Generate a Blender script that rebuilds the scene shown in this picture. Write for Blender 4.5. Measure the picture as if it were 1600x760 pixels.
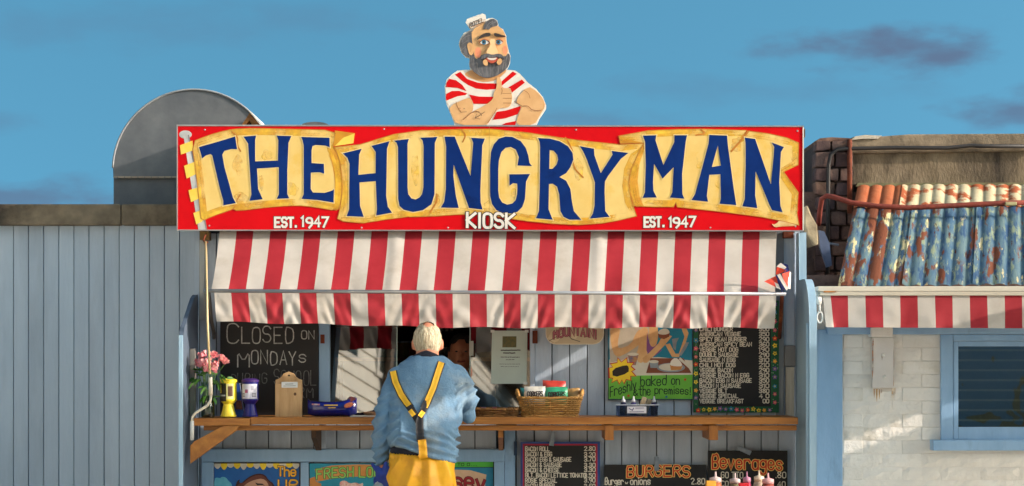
import bpy, bmesh, math, random
from mathutils import Vector, noise, geometry
from mathutils.bvhtree import BVHTree
random.seed(7)
R = math.radians
S = bpy.context.scene
for o in list(bpy.data.objects): bpy.data.objects.remove(o)
COL = S.collection

# ------------------------------------------------------------------ camera, world, sun, exposure
CAMD, CAMZ, HOR, PX = 11.0, 1.45, 560.0, 0.00375      # metres to the wall plane, eye height, horizon row, metres per photo pixel at the wall
cam = bpy.data.cameras.new('camera'); camo = bpy.data.objects.new('camera', cam); COL.objects.link(camo)
camo.location = (0, -CAMD, CAMZ); camo.rotation_euler = (R(90), 0, 0)
cam.lens = 36.0*CAMD/(1600*PX); cam.sensor_width = 36; cam.shift_y = (HOR-380)/1600.0
cam.clip_end = 6000; cam.clip_start = 0.1
S.camera = camo
S.render.resolution_x, S.render.resolution_y = 1024, 486
S.view_settings.view_transform = 'Standard'; S.view_settings.look = 'None'
S.view_settings.gamma = 1; S.view_settings.exposure = 1.36
SUN = Vector((1.0, -0.275, 0.36)).normalized()
sl = bpy.data.lights.new('sun', 'SUN'); sl.energy = 2.2; sl.angle = R(0.5); sl.color = (1.0, 0.88, 0.77)
so = bpy.data.objects.new('sun', sl); COL.objects.link(so); so.location = SUN*60
so.rotation_euler = SUN.to_track_quat('Z', 'Y').to_euler()
W = bpy.data.worlds.new('World'); S.world = W; W.use_nodes = True
nt = W.node_tree; nt.nodes.clear()
def N(t, kind, **kw):
    n = t.nodes.new(kind)
    for k, v in kw.items(): setattr(n, k, v)
    return n
out = N(nt, 'ShaderNodeOutputWorld'); bg = N(nt, 'ShaderNodeBackground'); bg.inputs[1].default_value = 0.06
sky = N(nt, 'ShaderNodeTexSky', sky_type='NISHITA'); sky.sun_disc = False
sky.sun_elevation = math.asin(Vector((SUN.x, SUN.y, .45*SUN.z+.44)).normalized().z); sky.sun_rotation = math.atan2(SUN.x, SUN.y)
sky.altitude = 0; sky.air_density = 1.1; sky.dust_density = 1.35; sky.ozone_density = 1.3
tc = N(nt, 'ShaderNodeTexCoord'); sep = N(nt, 'ShaderNodeSeparateXYZ'); nt.links.new(tc.outputs['Generated'], sep.inputs[0])
def mth(op, a, b=None, c=None):
    n = N(nt, 'ShaderNodeMath', operation=op)
    for i, v in enumerate((a, b, c)):
        if v is None: continue
        if isinstance(v, (int, float)): n.inputs[i].default_value = v
        else: nt.links.new(v, n.inputs[i])
    return n.outputs[0]
ay = mth('MAXIMUM', mth('ABSOLUTE', sep.outputs['Y']), 0.05)
u = mth('DIVIDE', sep.outputs['X'], ay); v = mth('DIVIDE', sep.outputs['Z'], ay)
nz = N(nt, 'ShaderNodeTexNoise'); nz.inputs['Scale'].default_value = 26; nz.inputs['Detail'].default_value = 7
mp = N(nt, 'ShaderNodeMapping'); mp.inputs['Scale'].default_value = (1, 1, 2.6); nt.links.new(tc.outputs['Generated'], mp.inputs[0]); nt.links.new(mp.outputs[0], nz.inputs['Vector'])
nzv = nz.outputs['Fac']
def cloud(px, py, rx, ry, amt):
    k = PX/CAMD
    a = mth('DIVIDE', mth('SUBTRACT', u, (px-800)*k), rx*k); b = mth('DIVIDE', mth('SUBTRACT', v, (HOR-py)*k), ry*k)
    d = mth('SQRT', mth('ADD', mth('MULTIPLY', a, a), mth('MULTIPLY', b, b)))
    e = mth('SUBTRACT', mth('MULTIPLY_ADD', nzv, 3.4, -0.75), d)
    n = N(nt, 'ShaderNodeMapRange', interpolation_type='SMOOTHSTEP'); nt.links.new(e, n.inputs[0])
    n.inputs[1].default_value = -0.55; n.inputs[2].default_value = 1.0; n.inputs[3].default_value = 0; n.inputs[4].default_value = amt
    return n.outputs[0]
cl = None
for args in ((1385, 78, 190, 34, .95), (1605, 172, 100, 28, .8), (60, 308, 190, 24, .75), (-30, 190, 90, 16, .28), (930, 186, 120, 16, .35), (250, 40, 420, 34, .22), (1180, 140, 260, 22, .2)):
    c = cloud(*args); cl = c if cl is None else mth('MAXIMUM', cl, c)
vm = N(nt, 'ShaderNodeVectorMath', operation='MULTIPLY_ADD'); vm.inputs[1].default_value = (1, 1, .45); vm.inputs[2].default_value = (0, 0, .44)
vn = N(nt, 'ShaderNodeVectorMath', operation='NORMALIZE'); nt.links.new(tc.outputs['Generated'], vm.inputs[0]); nt.links.new(vm.outputs[0], vn.inputs[0]); nt.links.new(vn.outputs[0], sky.inputs[0])
gm = N(nt, 'ShaderNodeGamma'); gm.inputs[1].default_value = 1.8; nt.links.new(sky.outputs[0], gm.inputs[0])
sc_s = N(nt, 'ShaderNodeSeparateColor'); nt.links.new(gm.outputs[0], sc_s.inputs[0]); cc_s = N(nt, 'ShaderNodeCombineColor')
r_, g_, b_ = sc_s.outputs[0], sc_s.outputs[1], sc_s.outputs[2]        # one colour grade for the whole sky: blues a little towards teal
nt.links.new(mth('MULTIPLY', r_, .485), cc_s.inputs[0]); nt.links.new(mth('ADD', mth('MULTIPLY', g_, .535), mth('MULTIPLY', mth('SUBTRACT', b_, r_), .0843)), cc_s.inputs[1]); nt.links.new(mth('MULTIPLY', b_, .465), cc_s.inputs[2])
mx = N(nt, 'ShaderNodeMix', data_type='RGBA'); nt.links.new(cl, mx.inputs[0]); nt.links.new(cc_s.outputs[0], mx.inputs[6])
mx.inputs[7].default_value = (.80, 1.22, 2.0, 1)
nt.links.new(mx.outputs[2], bg.inputs[0]); nt.links.new(bg.outputs[0], out.inputs[0])

# ------------------------------------------------------------------ helpers
def xx(px, Y=0.0): return (px-800)*PX*(CAMD+Y)/CAMD
def zz(py, Y=0.0): return CAMZ+(HOR-py)*PX*(CAMD+Y)/CAMD
def P(px, py, Y=0.0): return Vector((xx(px, Y), Y, zz(py, Y)))
def lin(c):
    f = lambda v: (v/255/12.92) if v/255 <= .04045 else ((v/255+.055)/1.055)**2.4
    return (f(c[0]), f(c[1]), f(c[2]), 1)
WL = {}
def empty(name, loc, label, cat, group=None):
    o = bpy.data.objects.new(name, None); COL.objects.link(o); o.location = loc; o.empty_display_size = .1
    tag(o, label, cat, group); WL[o.name] = Vector(loc); return o
def tag(o, label, cat, group=None):
    o['label'] = label; o['category'] = cat
    if group: o['group'] = group
    return o
def mat(name, c1, c2=None, scale=8, rough=.6, metal=0, bump=0, bscale=40, stretch=(1, 1, 1), c3=None, c3s=3, c3t=(.6, .72), spec=.4, coat=0, rand=True, trans=0, vary=0):
    m = bpy.data.materials.new(name); m.use_nodes = True; t = m.node_tree; b = t.nodes['Principled BSDF']
    b.inputs['Roughness'].default_value = rough; b.inputs['Metallic'].default_value = metal
    b.inputs['Specular IOR Level'].default_value = spec; b.inputs['Coat Weight'].default_value = coat
    tcn = N(t, 'ShaderNodeTexCoord'); vec = tcn.outputs['Object']
    if rand:
        oi = N(t, 'ShaderNodeObjectInfo'); mm = N(t, 'ShaderNodeMath', operation='MULTIPLY'); mm.inputs[1].default_value = 37
        t.links.new(oi.outputs['Random'], mm.inputs[0]); va = N(t, 'ShaderNodeVectorMath', operation='ADD')
        t.links.new(vec, va.inputs[0]); t.links.new(mm.outputs[0], va.inputs[1]); vec = va.outputs[0]
    mpn = N(t, 'ShaderNodeMapping'); mpn.inputs['Scale'].default_value = stretch; t.links.new(vec, mpn.inputs[0])
    def nse(sc, det=6):
        n = N(t, 'ShaderNodeTexNoise'); n.inputs['Scale'].default_value = sc; n.inputs['Detail'].default_value = det
        n.inputs['Roughness'].default_value = .62; t.links.new(mpn.outputs[0], n.inputs['Vector']); return n.outputs['Fac']
    if c2:
        rp = N(t, 'ShaderNodeMapRange'); rp.inputs[1].default_value = .33; rp.inputs[2].default_value = .67; t.links.new(nse(scale), rp.inputs[0])
        x = N(t, 'ShaderNodeMix', data_type='RGBA'); x.inputs[6].default_value = lin(c1); x.inputs[7].default_value = lin(c2); t.links.new(rp.outputs[0], x.inputs[0])
        col = x.outputs[2]
        if c3:
            r3 = N(t, 'ShaderNodeMapRange'); r3.inputs[1].default_value = c3t[0]; r3.inputs[2].default_value = c3t[1]; t.links.new(nse(c3s, 8), r3.inputs[0])
            x3 = N(t, 'ShaderNodeMix', data_type='RGBA'); t.links.new(r3.outputs[0], x3.inputs[0]); t.links.new(col, x3.inputs[6]); x3.inputs[7].default_value = lin(c3); col = x3.outputs[2]
        if vary:
            hv = N(t, 'ShaderNodeHueSaturation'); vr = N(t, 'ShaderNodeMapRange'); vr.inputs[3].default_value = 1-vary; vr.inputs[4].default_value = 1+vary*.5; t.links.new(oi.outputs['Random'], vr.inputs[0]); t.links.new(vr.outputs[0], hv.inputs['Value']); t.links.new(col, hv.inputs['Color']); col = hv.outputs[0]
        t.links.new(col, b.inputs['Base Color'])
        if trans:
            tr = N(t, 'ShaderNodeBsdfTranslucent'); t.links.new(col, tr.inputs[0]); ms = N(t, 'ShaderNodeMixShader'); ms.inputs[0].default_value = trans
            t.links.new(b.outputs[0], ms.inputs[1]); t.links.new(tr.outputs[0], ms.inputs[2]); t.links.new(ms.outputs[0], t.nodes['Material Output'].inputs[0])
    else: b.inputs['Base Color'].default_value = lin(c1)
    if bump:
        bn = N(t, 'ShaderNodeBump'); bn.inputs['Strength'].default_value = bump; bn.inputs['Distance'].default_value = .01
        t.links.new(nse(bscale), bn.inputs['Height']); t.links.new(bn.outputs[0], b.inputs['Normal'])
    return m
def glassy(name, tint, refl, rough=.02, wavy=0):
    m = bpy.data.materials.new(name); m.use_nodes = True; t = m.node_tree; t.nodes.clear()
    o = N(t, 'ShaderNodeOutputMaterial'); g = N(t, 'ShaderNodeBsdfGlossy'); g.inputs['Roughness'].default_value = rough
    tr = N(t, 'ShaderNodeBsdfTransparent'); tr.inputs[0].default_value = lin(tint); ms = N(t, 'ShaderNodeMixShader'); ms.inputs[0].default_value = refl
    t.links.new(tr.outputs[0], ms.inputs[1]); t.links.new(g.outputs[0], ms.inputs[2]); t.links.new(ms.outputs[0], o.inputs[0])
    if wavy:
        tcn = N(t, 'ShaderNodeTexCoord'); n = N(t, 'ShaderNodeTexNoise'); n.inputs['Scale'].default_value = 4.5; n.inputs['Detail'].default_value = 2
        t.links.new(tcn.outputs['Object'], n.inputs['Vector']); b = N(t, 'ShaderNodeBump'); b.inputs['Strength'].default_value = wavy; b.inputs['Distance'].default_value = .05
        t.links.new(n.outputs['Fac'], b.inputs['Height']); t.links.new(b.outputs[0], g.inputs['Normal'])
    return m

def patchy(m, scale, lo, hi):                              # worn paint: the coat breaks up with noise
    t = m.node_tree; n = N(t, 'ShaderNodeTexNoise'); n.inputs['Scale'].default_value = scale; n.inputs['Detail'].default_value = 7; c = N(t, 'ShaderNodeTexCoord'); t.links.new(c.outputs['Object'], n.inputs['Vector'])
    r = N(t, 'ShaderNodeMapRange'); r.inputs[1].default_value = lo; r.inputs[2].default_value = hi; t.links.new(n.outputs['Fac'], r.inputs[0]); t.links.new(r.outputs[0], t.nodes['Principled BSDF'].inputs['Alpha']); return m
class MB:
    def __init__(s): s.v = []; s.f = []; s.m = []
    def add(s, vs, fs, m=0):
        n = len(s.v); s.v += [Vector(a) for a in vs]; s.f += [tuple(i+n for i in f) for f in fs]; s.m += [m]*len(fs); return s
    def box(s, x0, x1, y0, y1, z0, z1, m=0):
        return s.add([(x0,y0,z0),(x1,y0,z0),(x1,y1,z0),(x0,y1,z0),(x0,y0,z1),(x1,y0,z1),(x1,y1,z1),(x0,y1,z1)],
                     [(0,1,5,4),(1,2,6,5),(2,3,7,6),(3,0,4,7),(4,5,6,7),(3,2,1,0)], m)
    def pbox(s, a, b, c, d, Yf, Yb, m=0): return s.box(xx(a, Yf), xx(c, Yf), Yf, Yb, zz(d, Yf), zz(b, Yf), m)
    def prism(s, pts, Yf, Yb, m=0, holes=()):              # outline of photo pixels on plane Yf, extruded straight back to Yb
        loops = [list(pts)]+[list(h) for h in holes]
        vec = [[Vector((p[0], -p[1], 0)) for p in l] for l in loops]
        flat = [p for l in loops for p in l]; n = len(flat)
        tris = geometry.tessellate_polygon(vec)
        fr = [P(p[0], p[1], Yf) for p in flat]; bk = [Vector((q.x, Yb, q.z)) for q in fr]
        fs = []
        for t in tris:
            a, b, c = (fr[i] for i in t)
            fs.append(tuple(t) if (b-a).cross(c-a).y < 0 else tuple(reversed(t)))
        fs += [tuple(i+n for i in reversed(f)) for f in list(fs)]
        k = 0
        for l in loops:
            for i in range(len(l)):
                j = (i+1) % len(l); fs.append((k+i, k+j, n+k+j, n+k+i))
            k += len(l)
        return s.add(fr+bk, fs, m)
    def flat(s, pts, Y, m=0):                               # a film of paint: front face only
        tris = geometry.tessellate_polygon([[Vector((p[0], -p[1], 0)) for p in pts]]); fr = [P(p[0], p[1], Y) for p in pts]
        return s.add(fr, [tuple(t) if (fr[t[1]]-fr[t[0]]).cross(fr[t[2]]-fr[t[0]]).y < 0 else tuple(reversed(t)) for t in tris], m)
    def yz(s, pts, x0, x1, m=0):                            # outline in (Y, Z), extruded along X
        n = len(pts); vs = [(x0, a, b) for a, b in pts]+[(x1, a, b) for a, b in pts]
        tris = geometry.tessellate_polygon([[Vector((a, b, 0)) for a, b in pts]])
        fs = [tuple(t) for t in tris]+[tuple(i+n for i in reversed(t)) for t in tris]+[(i, (i+1) % n, n+(i+1) % n, n+i) for i in range(n)]
        return s.add(vs, fs, m)
    def tube(s, path, r, n=8, m=0):
        path = [Vector(p) for p in path]; L = len(path); rs = r if isinstance(r, (list, tuple)) else [r]*L
        rings = []; up = Vector((0, 0, 1))
        t0 = (path[1]-path[0]).normalized(); a = t0.cross(up)
        if a.length < .1: a = t0.cross(Vector((1, 0, 0)))
        a.normalize()
        for i, p in enumerate(path):
            t = (path[min(i+1, L-1)]-path[max(i-1, 0)]).normalized(); a = (a-t*a.dot(t)).normalized(); b = t.cross(a)
            rings += [p+(a*math.cos(q)+b*math.sin(q))*rs[i] for q in (2*math.pi*k/n for k in range(n))]
        fs = [(i*n+k, i*n+(k+1) % n, (i+1)*n+(k+1) % n, (i+1)*n+k) for i in range(L-1) for k in range(n)]
        fs += [tuple(reversed(range(n))), tuple((L-1)*n+k for k in range(n))]
        return s.add(rings, fs, m)
    def lathe(s, c, prof, n=20, m=0, sx=1, sy=1):            # prof: (radius, height) from the base up
        vs = []; L = len(prof)
        for r, h in prof: vs += [(c[0]+r*sx*math.cos(2*math.pi*k/n), c[1]+r*sy*math.sin(2*math.pi*k/n), c[2]+h) for k in range(n)]
        fs = [(i*n+k, i*n+(k+1) % n, (i+1)*n+(k+1) % n, (i+1)*n+k) for i in range(L-1) for k in range(n)]
        fs += [tuple(reversed(range(n))), tuple((L-1)*n+k for k in range(n))]
        return s.add(vs, fs, m)
    def ell(s, c, r, m=0, n=14, k=9):
        return s.lathe((c[0], c[1], c[2]), [(max(math.sin(math.pi*i/k), .02)*r[0], -math.cos(math.pi*i/k)*r[2]) for i in range(k+1)], n, m, 1, r[1]/r[0])
    def ribbon(s, pts, w, Y, m=0, eps=2e-5):                # flat painted stroke, photo pixels on plane Y
        q = [Vector((a, b)) for a, b in pts]; L = len(q)
        closed = L > 3 and (q[0]-q[-1]).length < .05
        if not closed and L > 1:
            d = (q[0]-q[1]); q[0] = q[0]+d.normalized()*w*.4 if d.length else q[0]
            d = (q[-1]-q[-2]); q[-1] = q[-1]+d.normalized()*w*.4 if d.length else q[-1]
        vs = []
        for i in range(L):
            a = q[i]-q[i-1] if i else (q[0]-q[-2] if closed else q[1]-q[0])
            b = q[i+1]-q[i] if i < L-1 else (q[1]-q[0] if closed else q[-1]-q[-2])
            if a.length < 1e-6: a = b
            if b.length < 1e-6: b = a
            a = a.normalized(); b = b.normalized(); t = a+b
            t = t.normalized() if t.length > .3 else a
            nn = Vector((-t.y, t.x)); k = 1/max(.6, abs(nn.dot(Vector((-a.y, a.x)))))
            for sg in (1, -1):
                e = q[i]+nn*sg*w*.5*k; vs.append(P(e.x, e.y, Y-eps*i))
        return s.add(vs, [(2*i, 2*i+1, 2*i+3, 2*i+2) for i in range(L-1)], m)
    def build(s, name, mats, parent=None, loc=None, smooth=False, bevel=0, auto=False):
        if not isinstance(mats, (list, tuple)): mats = [mats]
        if parent is not None: off = WL[parent.name]
        elif loc is not None: off = Vector(loc)
        else:
            xs = [a.x for a in s.v]; ys = [a.y for a in s.v]; zs = [a.z for a in s.v]
            off = Vector(((min(xs)+max(xs))/2, (min(ys)+max(ys))/2, min(zs)))
        me = bpy.data.meshes.new(name); me.from_pydata([tuple(a-off) for a in s.v], [], s.f)
        for q in mats: me.materials.append(q)
        me.polygons.foreach_set('material_index', s.m)
        bm = bmesh.new(); bm.from_mesh(me)
        if bevel:
            bmesh.ops.bevel(bm, geom=[e for e in bm.edges if len(e.link_faces) == 2 and e.calc_face_angle(0) > .7], offset=bevel, segments=2, affect='EDGES', profile=.6, clamp_overlap=True)
        bm.to_mesh(me); bm.free()
        if smooth: me.polygons.foreach_set('use_smooth', [True]*len(me.polygons))
        me.update()
        o = bpy.data.objects.new(name, me); COL.objects.link(o)
        if parent is not None: o.parent = parent
        else: o.location = off
        WL[o.name] = off
        return o
def chai(pts, k=1, closed=True):
    for _ in range(k):
        o = []; n = len(pts)
        for i in range(n if closed else n-1):
            a, b = pts[i], pts[(i+1) % n]; o += [(a[0]*.75+b[0]*.25, a[1]*.75+b[1]*.25), (a[0]*.25+b[0]*.75, a[1]*.25+b[1]*.75)]
        pts = o if closed else [pts[0]]+o+[pts[-1]]
    return pts
def ellp(cx, cy, rx, ry, n=18, a0=0): return [(cx+rx*math.cos(a0+2*math.pi*i/n), cy+ry*math.sin(a0+2*math.pi*i/n)) for i in range(n)]
def arc(cx, cy, rx, ry, a0, a1, n=8): return [(cx+rx*math.cos(R(a0+(a1-a0)*i/n)), cy-ry*math.sin(R(a0+(a1-a0)*i/n))) for i in range(n+1)]
def cmap(ox, oy, sc): return lambda pts: [(ox+a/sc, oy+b/sc) for a, b in pts]

# hand-lettering: strokes on a 4 x 6 grid, (x right, y up)
G = {
 'A': '00 26 40|12 32', 'B': '00 06 26 36.5 45 44 33 03|33 42 41 30 00', 'C': '45 36 16 05 01 10 30 41', 'D': '00 06 26 45 41 20 00', 'E': '46 06 00 40|03 33',
 'F': '46 06 00|03 33', 'G': '45 36 16 05 01 10 30 41 43 23', 'H': '06 00|46 40|03 43', 'I': '26 20', 'J': '36 31 20 10 01', 'K': '06 00|46 03 40', 'L': '06 00 40',
 'M': '00 06 22 46 40', 'N': '00 06 40 46', 'O': '16 05 01 10 30 41 45 36 16', 'P': '00 06 36 45 44 33 03', 'Q': '16 05 01 10 30 41 45 36 16|22 40', 'R': '00 06 36 45 44 33 03|23 40',
 'S': '45 36 16 05 04 13 33 42 41 30 10 01', 'T': '06 46|26 20', 'U': '06 01 10 30 41 46', 'V': '06 20 46', 'W': '06 10 24 30 46', 'X': '06 40|46 00', 'Y': '06 23 46|23 20', 'Z': '06 46 00 40',
 '0': '16 05 01 10 30 41 45 36 16', '1': '15 26 20', '2': '05 16 36 45 44 00 40', '3': '05 16 36 45 44 33 13|33 42 41 30 10 01', '4': '30 36 02 42', '5': '46 06 04 34 43 41 30 10 01',
 '6': '46 16 04 01 10 30 41 42 33 13 02', '7': '06 46 10', '8': '23 14 05 16 36 45 34 23 02 01 10 30 41 42 23', '9': '43 13 04 05 16 36 45 42 20', '.': '20 20.5', '&': '40 05 16 26 35 02 01 10 20 42', '!': '26 22|20 20.5', '-': '13 33', "'": '26 25',
 'a': '43 34 14 03 01 10 30 41|44 40', 'b': '06 00 30 41 43 34 14 03', 'd': '46 40 10 01 03 14 34 43', 'e': '02 42 43 34 14 03 01 10 30 41', 'f': '46 36 25 20|04 44', 'g': '43 34 14 03 02 11 31 42|44 4- 3= 1= 0-',
 'h': '06 00|03 14 34 43 40', 'i': '24 20|25.6 26', 'k': '06 00|44 02 40', 'l': '26 20', 'm': '00 04|03 14 23 20|23 34 43 40', 'n': '00 04|03 14 34 43 40', 'o': '14 03 01 10 30 41 43 34 14', 'p': '0= 04|03 14 34 43 41 30 10 01',
 'r': '00 04|03 14 34 43', 's': '43 34 14 03 12 32 41 30 10 01', 't': '26 21 30 40|04 44', 'u': '04 01 10 30 41|44 40', 'v': '04 20 44', 'w': '04 10 23 30 44', 'y': '04 20|44 1=', ' ': ''}
def glyph(ch):
    o = []
    for st in G[ch].split('|'):
        pts = []
        for t in st.split():
            if t[1] == '-': pts.append((float(t[0]), -1.0))
            elif t[1] == '=': pts.append((float(t[0]), -2.0))
            elif '.' in t: pts.append((float(t[0]), float(t[1:])))
            else: pts.append((float(t[0]), float(t[1])))
        if pts: o.append(pts)
    return o
def text(mb, s, x0, x1, y0, y1, w, Y, m=0, base=None, jit=.12, rnd=True, shear=0):
    rg = random.Random(s+str(x0)); adv = sum((3.0 if c == ' ' else 2.6 if c in ".!'I1il" else 5.6) for c in s)-1.6
    k = (x1-x0)/adv; h = (y1-y0)/6.0; x = x0
    for i, c in enumerate(s):
        nar = c in ".!'I1il"; jx = rg.uniform(-jit, jit); jy = rg.uniform(-jit, jit)*2
        for st in glyph(c):
            pts = []
            for a, b in st:
                a2 = a-1.3 if nar else a
                X_ = x+(a2+jx+shear*b)*k; Y_ = y1-(b+jy)*h+(base(X_) if base else 0); pts.append((X_, Y_))
            if rnd and len(pts) > 4:
                cl_ = abs(pts[0][0]-pts[-1][0]) < 1e-4 and abs(pts[0][1]-pts[-1][1]) < 1e-4
                if cl_: q = chai(pts[:-1], 1); pts = q+[q[0]]
                else: pts = chai(pts, 1, False)
            mb.ribbon(pts, w, Y-(i % 5)*4e-5, m)
        x += (3.0 if c == ' ' else 2.6 if nar else 5.6)*k
    return mb

# ------------------------------------------------------------------ materials
PAINT = mat('blue_grey_paint', (174, 187, 202), (186, 198, 211), 5, .55, bump=.25, bscale=30, stretch=(3, 3, .5), c3=(146, 158, 172), c3s=2.2, c3t=(.5, .75), vary=.16)
PAINT_SHED = mat('grey_blue_paint', (180, 193, 206), (190, 202, 214), 3, .5, bump=.2, bscale=26, stretch=(2, 2, .35), c3=(158, 168, 180), c3s=1.4, c3t=(.48, .75), vary=.12)
PAINT_TRIM = mat('trim_blue_paint', (130, 162, 192), (142, 174, 203), 5, .38, bump=.25, bscale=22, stretch=(2, 2, .6), c3=(112, 138, 164), c3s=3)
PAINT_WING = mat('wing_blue_paint', (140, 170, 192), (158, 186, 204), 4, .4, bump=.2, bscale=20, stretch=(2, 2, .5))
DARK_GAP = mat('dark_backing', (58, 64, 72), (70, 76, 84), 5, .9)
OAK = mat('varnished_wood', (176, 116, 52), (138, 82, 32), 5, .45, bump=.25, bscale=14, stretch=(.6, 8, 8), c3=(88, 50, 22), c3s=3.2, c3t=(.6, .75))
OAKV = mat('varnished_wood_upright', (172, 112, 50), (134, 80, 32), 5, .45, bump=.25, bscale=14, stretch=(8, 8, .7), c3=(92, 54, 24), c3s=3, c3t=(.62, .76))
CONC = mat('old_concrete', (140, 124, 102), (100, 88, 72), 7, .95, bump=.7, bscale=24, c3=(62, 54, 46), c3s=2.2, c3t=(.5, .7))
CONC_L = mat('pale_concrete', (136, 120, 98), (92, 79, 60), 3.2, .95, bump=.7, bscale=34, stretch=(1.6, 1, .7), c3=(54, 46, 37), c3s=2.1, c3t=(.46, .66))
STONE = mat('granite_rubble', (104, 82, 72), (64, 50, 48), 9, .9, bump=.9, bscale=18, c3=(150, 118, 96), c3s=7, c3t=(.62, .72))
ZINC = mat('weathered_zinc', (112, 115, 118), (92, 96, 100), 5, .6, metal=.25, bump=.15, bscale=12, c3=(78, 84, 92), c3s=2, c3t=(.52, .75))
WHITEW = mat('white_masonry_paint', (228, 222, 213), (214, 207, 197), 3, .75, bump=.8, bscale=26, c3=(186, 174, 152), c3s=2.6, c3t=(.58, .78))
WHITEP = mat('white_paint', (214, 210, 202), (200, 195, 186), 6, .5, bump=.2, c3=(170, 150, 120), c3s=5, c3t=(.68, .78))
RUSTST = patchy(mat('rust_stain', (186, 124, 60), (158, 94, 44), 14, .9), 16, .36, .66)
RUST = mat('rusty_iron', (120, 58, 32), (78, 34, 22), 12, .9, bump=.6, bscale=40, c3=(160, 92, 50), c3s=6)
BLACKC = mat('black_cable', (28, 26, 26), (44, 40, 38), 8, .6)
BLUE_PIPE = mat('red_oxide', (128, 52, 36), (92, 36, 28), 9, .8, bump=.4)
SIGNRED = mat('sign_red', (204, 12, 22), (194, 10, 20), 3, .5, bump=.05, spec=.08, c3=(176, 10, 20), c3s=3, c3t=(.55, .8))
ALU = mat('aluminium', (176, 176, 178), (158, 158, 160), 9, .35, metal=.6)
PARCH = mat('parchment_paint', (222, 194, 122), (214, 180, 104), 6, .5, bump=.04, c3=(212, 168, 62), c3s=4.2, c3t=(.55, .72), spec=.1)
PARCHD = mat('parchment_fold', (206, 150, 40), (176, 112, 26), 8, .4, c3=(226, 176, 60), c3s=6)
PARCHY = mat('parchment_yellow', (236, 204, 92), (230, 188, 66), 8, .4)
CRACK = mat('parchment_burn', (190, 122, 36), (160, 96, 28), 16, .5)
NAVY = mat('navy_letter', (8, 38, 98), (12, 46, 110), 9, .5, c3=(8, 30, 80), c3s=6, spec=.08)
CREAML = mat('cream_outline', (224, 200, 140), (214, 188, 122), 8, .4)
WHITEL = mat('white_lettering', (226, 220, 210), (206, 200, 192), 10, .5)
INK = mat('ink', (40, 28, 26))
POLEW = mat('painted_grey', (206, 204, 200), (160, 160, 160), 5, .5)
AWH = mat('awning_white', (206, 198, 188), (196, 187, 176), 7, .6, bump=.12, bscale=12, c3=(180, 168, 152), c3s=3, c3t=(.52, .75), trans=.22)
ARED = mat('awning_red', (174, 42, 52), (162, 34, 44), 7, .6, bump=.12, bscale=12, trans=.2)
BLACKB = mat('black_chalkboard', (20, 18, 18), (30, 27, 26), 4, .6)
CHALK = mat('chalk', (196, 194, 188), (130, 128, 124), 30, .95)
CHALKD = mat('faded_chalk', (120, 118, 114), (70, 68, 66), 30, .95)
MENUW = mat('menu_white', (218, 208, 188), (206, 196, 178), 10, .6)
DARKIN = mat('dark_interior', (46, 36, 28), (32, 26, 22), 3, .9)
ASPH = mat('pale_concrete_lane', (196, 188, 174), (180, 172, 158), 20, .95, bump=.4, bscale=90)

# ------------------------------------------------------------------ ground
def kindof(o, k): o['kind'] = k; return o
g = MB().add([(-2500, -2500, 0), (2500, -2500, 0), (2500, 2500, 0), (-2500, 2500, 0)], [(0, 1, 2, 3)]).build('ground', ASPH, loc=(0, 0, 0)); kindof(g, 'structure')
PAVE = mat('concrete_paving', (184, 178, 166), (168, 162, 152), 4, .9, bump=.3)
pv = MB().box(-6, 8, -1.7, 3.0, .004, .10).build('pavement', PAVE, loc=(0, 0, 0)); kindof(pv, 'structure')
FZ = .10

def planks(parent, bounds, ya, yb, Yf, th, m, gap=1.6, name='plank', zbot=None, bevel=.003):
    cache = {}
    for i in range(len(bounds)-1):
        a, b = bounds[i]+gap/2, bounds[i+1]-gap/2
        x0, x1 = xx(a, Yf), xx(b, Yf); z1 = zz(ya, Yf); z0 = zbot if zbot is not None else zz(yb, Yf)
        key = (round(x1-x0, 3), round(z1-z0, 3))
        if key not in cache:
            o = MB().box(x0, x1, Yf, Yf+th, z0, z1).build(name, m, parent, bevel=bevel); cache[key] = (o, x0)
        else:
            src, sx = cache[key]; o = src.copy(); COL.objects.link(o); o.parent = parent; o.location = (x0-sx, 0, 0)
        yj = random.uniform(-.0015, .0015); o.location.y += yj

# ------------------------------------------------------------------ grey boarded shed on the left, with its zinc cowl
YS = .55
shed = empty('boarded_shed', (xx(140, YS), YS+1, FZ), 'long grey-blue shed of upright boards under a concrete coping', 'shed')
MB().box(-4.6, -1.88, YS+.03, YS+2.6, FZ, zz(351, YS)).build('wall', DARK_GAP, shed)
planks(shed, [21+23.6*i for i in range(-14, 13)], 351, 0, YS, .028, PAINT_SHED, zbot=FZ, gap=1.1)
for a, b, mm in ((-400, 188.4, CONC), (189.2, 318, CONC)):
    q = MB(); n = 24
    x0, x1 = xx(a, YS-.07), xx(b, YS-.07); z0, z1 = zz(352, YS-.07), zz(319, YS-.07)
    q.box(x0, x1, YS-.07, YS+2.7, z0, z1); q.build('coping', mm, shed, bevel=.012)
cw = empty('metal_cowl', (xx(303, 1), 1.4, zz(318, 1)), 'round-topped grey zinc cowl on the shed roof behind the red sign', 'roof cowl')
pts = [(177, 276)]+[(303+127*math.cos(R(a)), 267-127*math.sin(R(a))) for a in range(176, -1, -4)]+[(430, 276)]
MB().prism(pts, 1.0, 1.9).build('shell', ZINC, cw, bevel=.006)
rim = [P(303+127*math.cos(R(a)), 267-127*math.sin(R(a)), .995) for a in range(178, 1, -4)]
MB().tube(rim, .0065, 6).build('rim', mat('pale_zinc_edge', (170, 172, 174), (140, 142, 146), 9, .5, metal=.3), cw, smooth=True)
MB().pbox(177.5, 279, 429, 330, 1.015, 1.88).build('skirt', ZINC, cw)
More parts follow.
